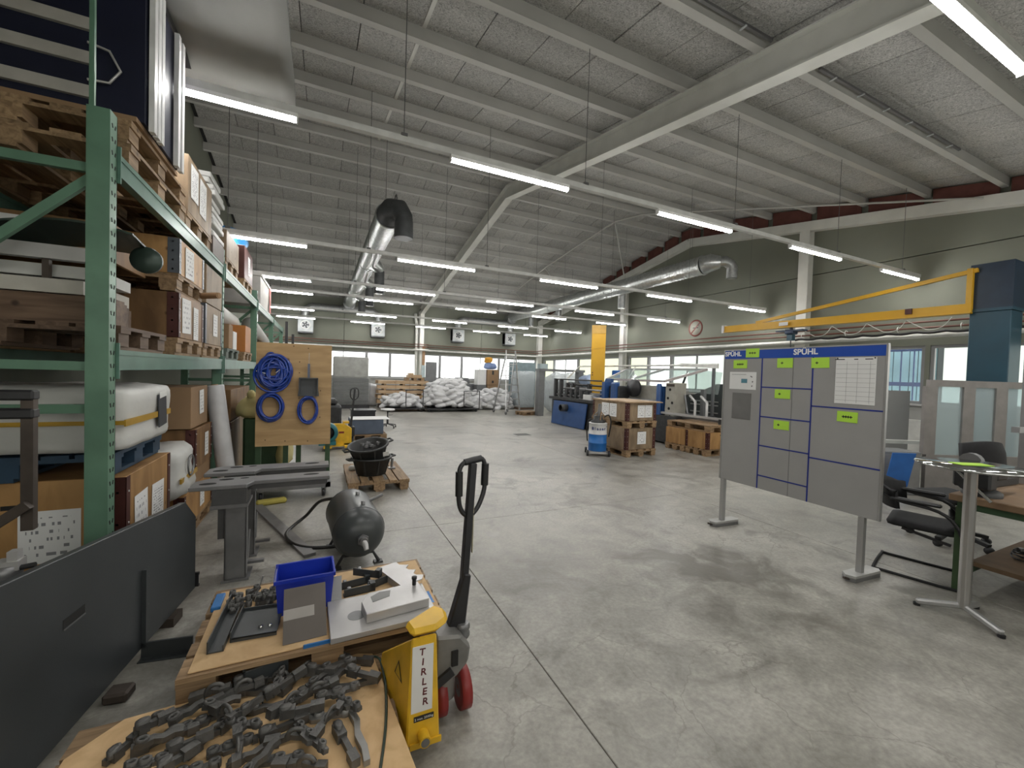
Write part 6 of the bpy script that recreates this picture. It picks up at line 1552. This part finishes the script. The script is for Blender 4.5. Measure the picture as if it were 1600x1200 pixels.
tag(MB().bx(-.11, .11, -.05, .05, 0, .003).build('green_note', M_NOTE, None, (4.27, 1.27, 1.101), (0, 0, -.5)), 'green paper note lying on the chrome standing table', 'note')

# workbench
wbn = thing('workbench', 'workbench with thick brown top and green steel legs', 'workbench', (0, 0, 0))
M_BENCH = wood('worn_bench_top', (.24, .155, .09), (.17, .105, .06), (2, 2, 2), .55, knots=False)
MB().bx(4.62, 6.9, .45, 1.49, .745, .80).build('top', M_BENCH, wbn, bevel=.006)
MB().bx(4.66, 6.86, .50, 1.45, .69, .745).build('apron', M_GREENP, wbn)
for x in (4.74, 6.7):
    for y in (.55, 1.43): MB().bx(x - .04, x + .04, y - .04, y + .04, 0, .69).build('leg', plain('bench_leg_green', (.045, .085, .035), .5), wbn)
MB().bx(4.86, 6.66, .55, 1.42, .20, .235).build('shelf', M_BENCH, wbn)
MB().bx(4.86, 6.66, 1.40, 1.43, .15, .20).build('shelf_rail', M_GREENP, wbn)
cbk = thing('power_cable', 'tangled power cable lying on the lower shelf of the bench', 'cable', (5.35, 1.25, .245))
for k in range(3):
    MB().tube(smooth_path([(.12 * math.cos(q * .8 + k) + .03 * k, .07 * math.sin(q * .8 + k), .012 + .014 * k + .008 * math.sin(q)) for q in range(9)], 3), .007, 5).build('cable_turn', M_HOSE, cbk)
MB().tube(smooth_path([(.1, 0, .01), (.25, -.05, .012), (.32, -.15, .012), (.45, -.18, .012)], 4), .007, 5).build('cable_tail', M_HOSE, cbk)
MB().box((.16, .02, .03), (.14, .03, .03), (0, .15, -.5)).build('plug', M_LSTEEL, cbk)
# vise
vs_ = thing('bench_vise', 'dark steel bench vise on the workbench corner', 'vise', (4.80, 1.36, .80), R(-4))
vs_.scale = (1.35, 1.35, 1.35)
MB().lathe([(.085, 0), (.085, .025), (.06, .04), (.0, .05)], (0, 0, 0), 16).build('swivel_base', M_MDARK, vs_)
MB().bx(-.10, .30, -.05, .05, .05, .11).build('slide_body', M_MDARK, vs_, bevel=.012)
MB().bx(-.13, -.05, -.08, .08, .05, .19).build('fixed_jaw', M_MDARK, vs_, bevel=.01)
MB().bx(-.02, .10, -.07, .07, .10, .19).build('moving_jaw', M_MDARK, vs_, bevel=.01)
MB().lathe([(.03, -.20), (.03, -.12)], (0, 0, .08), 12, 'x').build('screw_head', M_MDARK, vs_)
MB().cyl((-.17, -.10, .0), (-.17, .06, .16), .008, 8).build('handle_bar', M_CHROME, vs_)
MB().lathe([(.05, -.02), (.05, .02), (.0, .025)], (-.08, .02, .20), 14, 'x').build('anvil', M_GSTEEL, vs_)
# aluminium profile frame on the bench
pf = thing('aluminium_frame', 'aluminium profile frame with cross pieces standing on the bench', 'frame', (5.80, 1.40, .80))
MB().bx(-.025, .025, -.025, .025, 0, 2.15).build('post', M_ALU, pf)
MB().bx(-.004, .004, -.0265, -.0235, 0, 2.15).build('post_groove', M_INK, pf)
for (z, x0, x1) in ((1.90, -.08, .30), (2.10, -.08, .35)):
    c_ = MB().bx(x0, x1, -.06, -.026, z - .025, z + .025).build('cross_piece', M_ALU, pf)
    MB().bx(x0 - .002, x0 + .002, -.055, -.031, z - .005, z + .005).bx(x0 - .002, x0 + .002, -.046, -.040, z - .016, z + .016).build('end_slot', M_INK, c_)
MB().bar((-.30, -.02, .50), (.8, -.05, .46), .05, .05).build('rail', M_ALU, pf)
MB().bar((-.05, -.1, .40), (.8, -.1, .36), .05, .05).build('rail', M_ALU, pf)
MB().bx(-.3, .8, -.45, -.1, .18, .21).build('tray', M_ALU, pf)
for x in (-.25, .75): MB().bx(x - .02, x + .02, -.42, -.38, 0, .47).build('strut', M_ALU, pf)
MB().bar((.0, -.2, .36), (.35, -.2, .33), .10, .05).build('blue_carriage', plain('pale_blue_part', (.25, .32, .45), .4), pf)
MB().bx(.1, .18, -.25, -.15, .38, .43).build('black_block', M_BLACK, pf)

# sled chair under the bench
ch = thing('visitor_chair', 'black low backed sled chair with arms drawn up to the bench', 'chair', (4.87, 1.74, 0), R(16))
SB = M_BLACK
fr_ = []
MB().tube(smooth_path([(-.26, -.28, .30), (-.26, -.30, .05), (-.26, -.24, .012), (-.26, .22, .012), (-.25, .27, .012), (.25, .27, .012), (.26, .22, .012), (.26, -.24, .012), (.26, -.30, .05), (.26, -.28, .30)], 4), .012, 8).build('sled_frame', M_BLKFAB, ch)
MB().tube(smooth_path([(-.26, -.28, .30), (-.26, -.24, .50), (-.265, -.12, .62), (-.27, .15, .66), (-.26, .26, .72)], 4), .014, 8).build('arm_tube', SB, ch)
MB().tube(smooth_path([(.26, -.28, .30), (.26, -.24, .50), (.265, -.12, .62), (.27, .15, .66), (.26, .26, .72)], 4), .014, 8).build('arm_tube', SB, ch)
soft_box(.46, .46, .07, .002, 101, round_=.04).build('seat', M_BLKFAB, ch, (0, -.02, .41))
bk_ = MB(); n = 12; vsb = []
for j, z in enumerate((.58, .66, .74, .80)):
    for i in range(n + 1):
        a = -1.15 + 2.3 * i / n
        rr_ = .30 + .015 * j
        zz = z - (.10 * abs(math.sin(a)) ** 3 if j == 3 else 0) 
        vsb.append((rr_ * math.sin(a), .02 + (.24 + .02 * j) * math.cos(a) ** .8 if math.cos(a) > 0 else .02, zz))
for j, z in enumerate((.58, .66, .74, .80)):
    for i in range(n + 1):
        x_, y_, z_ = vsb[j * (n + 1) + i]; vsb.append((x_ * .92, y_ - .025, z_))
fsb = []
K = 4 * (n + 1)
for j in range(3):
    for i in range(n):
        a = j * (n + 1) + i; fsb.append((a, a + 1, a + n + 2, a + n + 1)); fsb.append((a + K, a + n + 1 + K, a + n + 2 + K, a + 1 + K))
for i in range(n):
    fsb.append((i, i + K, i + 1 + K, i + 1)); a = 3 * (n + 1) + i; fsb.append((a, a + 1, a + 1 + K, a + K))
for j in range(3):
    a = j * (n + 1); fsb.append((a, a + n + 1, a + n + 1 + K, a + K)); a += n; fsb.append((a, a + K, a + n + 1 + K, a + n + 1))
bk_._add(vsb, fsb, True).build('backrest', M_BLKFAB, ch)
for s_ in (-1, 1): MB().bx(s_ * .27 - .03, s_ * .27 + .03, -.14, .18, .655, .685).build('arm_pad', SB, ch, bevel=.012)
for s_ in (-1, 1): MB().bar((s_ * .25, -.2, .36), (s_ * .2, .1, .41), .02, .02).build('seat_support', SB, ch)
# swivel chair behind the table
oc = thing('office_chair', 'black fabric swivel chair behind the chrome table', 'chair', (6.10, 1.70, 0), R(-15))
bkk = MB(); vs2 = []; nn = 10
for dz, dy in ((.66, 0), (.80, .0), (1.0, .02), (1.12, .04)):
    for i in range(nn + 1):
        t = -1 + 2 * i / nn; w = .27 if dz < 1.1 else .25
        vs2.append((w * t, dy - .06 * (1 - t * t) + 0, dz - (.03 * t * t if dz > 1.1 else 0)))
K2 = 4 * (nn + 1)
vs2 += [(x, y + .045, z) for x, y, z in vs2]
fs2 = []
for j in range(3):
    for i in range(nn):
        a = j * (nn + 1) + i; fs2.append((a, a + 1, a + nn + 2, a + nn + 1)); fs2.append((a + K2, a + nn + 1 + K2, a + nn + 2 + K2, a + 1 + K2))
for i in range(nn):
    fs2.append((i, i + K2, i + 1 + K2, i + 1)); a = 3 * (nn + 1) + i; fs2.append((a, a + 1, a + 1 + K2, a + K2))
for j in range(3):
    a = j * (nn + 1); fs2.append((a, a + nn + 1, a + nn + 1 + K2, a + K2)); a += nn; fs2.append((a, a + K2, a + nn + 1 + K2, a + nn + 1))
bkk._add(vs2, fs2, True).build('backrest', M_BLKFAB, oc)
MB().bar((0, .04, .45), (0, .02, .78), .06, .02).build('back_stem', M_BLACK, oc)
soft_box(.50, .46, .09, .002, 103, round_=.045).build('seat', M_BLKFAB, oc, (0, .28, .44))
MB().lathe([(.03, .10), (.03, .34), (.02, .34), (.02, .44)], (0, .26, 0), 12).build('column', M_BLACK, oc)
for k in range(5):
    a = 2 * PI * k / 5 - .35
    MB().bar((0, .26, .13), (.32 * math.cos(a), .26 + .32 * math.sin(a), .08), .05, .035).build('leg', M_BLACK, oc)
    MB().lathe([(.0, -.02), (.035, -.02), (.035, .02), (.0, .02)], (.32 * math.cos(a), .26 + .32 * math.sin(a), .035), 12, 'x').build('castor', M_BLACK, oc)

# jib crane on the right
jc = thing('jib_crane', 'yellow jib crane arm on a petrol blue column', 'crane', (10.38, 2.90, 0))
MB().bx(-.24, .24, -.24, .24, .02, 2.95).build('column', M_CRBLUE, jc, bevel=.01)
MB().bx(-.26, .26, -.26, .26, 2.95, 3.0).build('column_collar', M_CRBLUE, jc)
MB().bx(-.25, .25, -.25, .25, 3.0, 3.76).build('column_head', plain('dark_navy_head', (.008, .022, .045), .45), jc)
MB().bx(-.4, .4, -.4, .4, 0, .02).build('foot_plate', M_CRBLUE, jc)
MB().bx(-.33, -.23, .20, .27, 3.0, 3.70).build('arm_post', M_CRYEL, jc)
MB().bar((-.28, .2, 3.02), (-.55, 4.75, 3.02), .10, .16).bar((-.28, .2, 2.94), (-.55, 4.75, 2.94), .16, .02).build('jib_beam', M_CRYEL, jc)
MB().bar((-.28, .15, 3.66), (-.50, 3.9, 3.12), .06, .07).build('tie_rod', M_CRYEL, jc)
MB().bx(-.63, -.47, 4.72, 4.78, 2.92, 3.12).build('end_stop', M_LSTEEL, jc)
text_plate = MB().bx(-.565, -.55, 3.1, 3.3, 2.98, 3.06).build('load_plate', M_PAPER, jc)
MB().bx(-.40, -.38, .95, 1.05, 3.0, 3.1).build('clip', M_STEELRED, jc)
tl = thing('chain_hoist', 'small dark blue hoist trolley hanging on the jib arm', 'hoist', (9.93, 5.98, 2.93))
MB().bx(-.12, .12, -.09, .09, -.16, -.05).build('motor', plain('hoist_blue', (.012, .03, .075), .4), tl, bevel=.02)
MB().bx(-.06, .06, -.06, .06, -.30, -.16).build('chain_box', M_CRBLUE, tl)
MB().cyl((0, 0, -.05), (0, 0, .0), .03, 8).build('hook_top', M_BLACK, tl)
MB().bx(-.10, .10, -.3, .3, -.09, -.06).build('side_arm', MATS['hoist_blue'], tl)
MB().cyl((0, 0, -.3), (0, 0, -.55), .012, 6).build('load_chain', M_BLACK, tl)
cbl = thing('festoon_cable', 'white festoon cable looping below the jib arm', 'cable', (10.12, 2.95, 2.90))
for k in range(4):
    y0 = .4 + k * .62
    MB().tube(smooth_path([(-.02 * k, y0, 0), (-.02 * k, y0 + .12, -.16), (-.02 * k, y0 + .30, -.20), (-.02 * k, y0 + .45, -.12), (-.02 * k, y0 + .62, 0)], 4), .007, 5).build('cable_loop', M_WPIPE, cbl)
# no smoking sign
ns = thing('no_smoking_sign', 'round no smoking sign high on the right wall', 'sign', (X1 - .006, 10.1, 3.40))
MB().lathe([(.0, -.004), (.28, -.004), (.28, .004), (.0, .004)], (0, 0, 0), 36, 'x').build('disc', plain('sign_pale', (.32, .32, .27), .6), ns)
rp_ = MB().lathe([(.235, -.008), (.285, -.008), (.285, -.003), (.235, -.003)], (0, 0, 0), 36, 'x', cap=False).build('red_ring', plain('sign_red', (.17, .045, .035), .6), ns)
MB().box((-.008, 0, 0), (.004, .045, .50), (R(45), 0, 0)).build('red_bar', MATS['sign_red'], ns)
MB().box((-.0065, .0, .01), (.003, .22, .035)).build('cigarette', M_INK, ns)
MB().tube([(-.007, -.10, .05), (-.007, -.13, .09), (-.007, -.09, .13)], .008, 5).build('smoke', M_INK, ns)

# glazed partition and sheets leaning by the right wall
gpn = thing('glazed_partition', 'grey glazed partition element with three tall panes near jib column', 'partition', (9.02, 2.72, 0), math.atan2(-.56, 1.23))
W_ = 1.5
pf_ = MB().bx(-.68, 1.0, -.03, .03, 1.66, 1.76).bx(-.68, 1.0, -.03, .03, 0, .62)
for x in (-.64, -.06, .44, .96): pf_.bx(x - .09, x + .09, -.03, .03, .62, 1.66)
pf_.build('frame', plain('warm_grey_frame', (.20, .185, .175), .5), gpn)
for a, b in ((-.55, -.15), (.03, .35), (.53, .87)): MB().bx(a, b, -.004, .004, .60, 1.67).build('pane', glassy('frosted_pane', (.72, .80, .82), .70, .25), gpn)
for x in (-.5, .8): MB().bx(x - .03, x + .03, -.25, .25, 0, .04).build('foot', M_MGREY, gpn)
tag(MB().bx(-.28, .28, -.02, .02, 0, 1.56).bx(-.28, .28, -.1, .1, 0, .02).build('grey_board', M_BOARD, None, (10.15, 4.10, 0), (0, 0, R(-25))), 'plain grey board standing below the window beside the pin board', 'board')
tag(MB().bx(-.45, .45, -.08, .08, .08, .95).bx(-.45, .45, -.085, -.08, .75, .80).bx(-.4, -.35, -.05, .05, 0, .08).bx(.35, .4, -.05, .05, 0, .08).build('radiator', M_WPIPE, None, (11.35, 4.55, 0), (0, 0, PI / 2)), 'white radiator on the right wall below the window', 'radiator')
tag(MB().box((0, 0, .34), (.34, .012, .70), (R(12), 0, 0)).build('blue_sheet', plain('sheet_blue', (.02, .12, .40), .5), None, (7.70, 3.02, 0), (0, 0, R(-25))), 'bright blue sheet leaning against a grey box', 'sheet')
gb = thing('grey_cabinet', 'grey steel box behind the blue sheet', 'cabinet', (7.98, 3.12, 0), R(-25))
MB().bx(-.30, .30, -.02, .36, 0, .66).build('body', M_MGREY, gb, bevel=.01); MB().bx(-.28, .28, -.026, -.02, .05, .62).build('door', plain('warm_grey_door', (.19, .185, .18), .5), gb)
tag(MB().bx(-.9, .9, -.04, .04, .0, .06).bx(-.88, -.84, -.04, .04, -.62, 0).bx(.84, .88, -.04, .04, -.62, 0).bx(-.9, -.6, -.05, .05, -.18, -.0).build('white_rail', M_WPIPE, None, (9.1, 3.9, .62), (0, 0, R(-28))), 'white rail trestle below the right window', 'trestle')
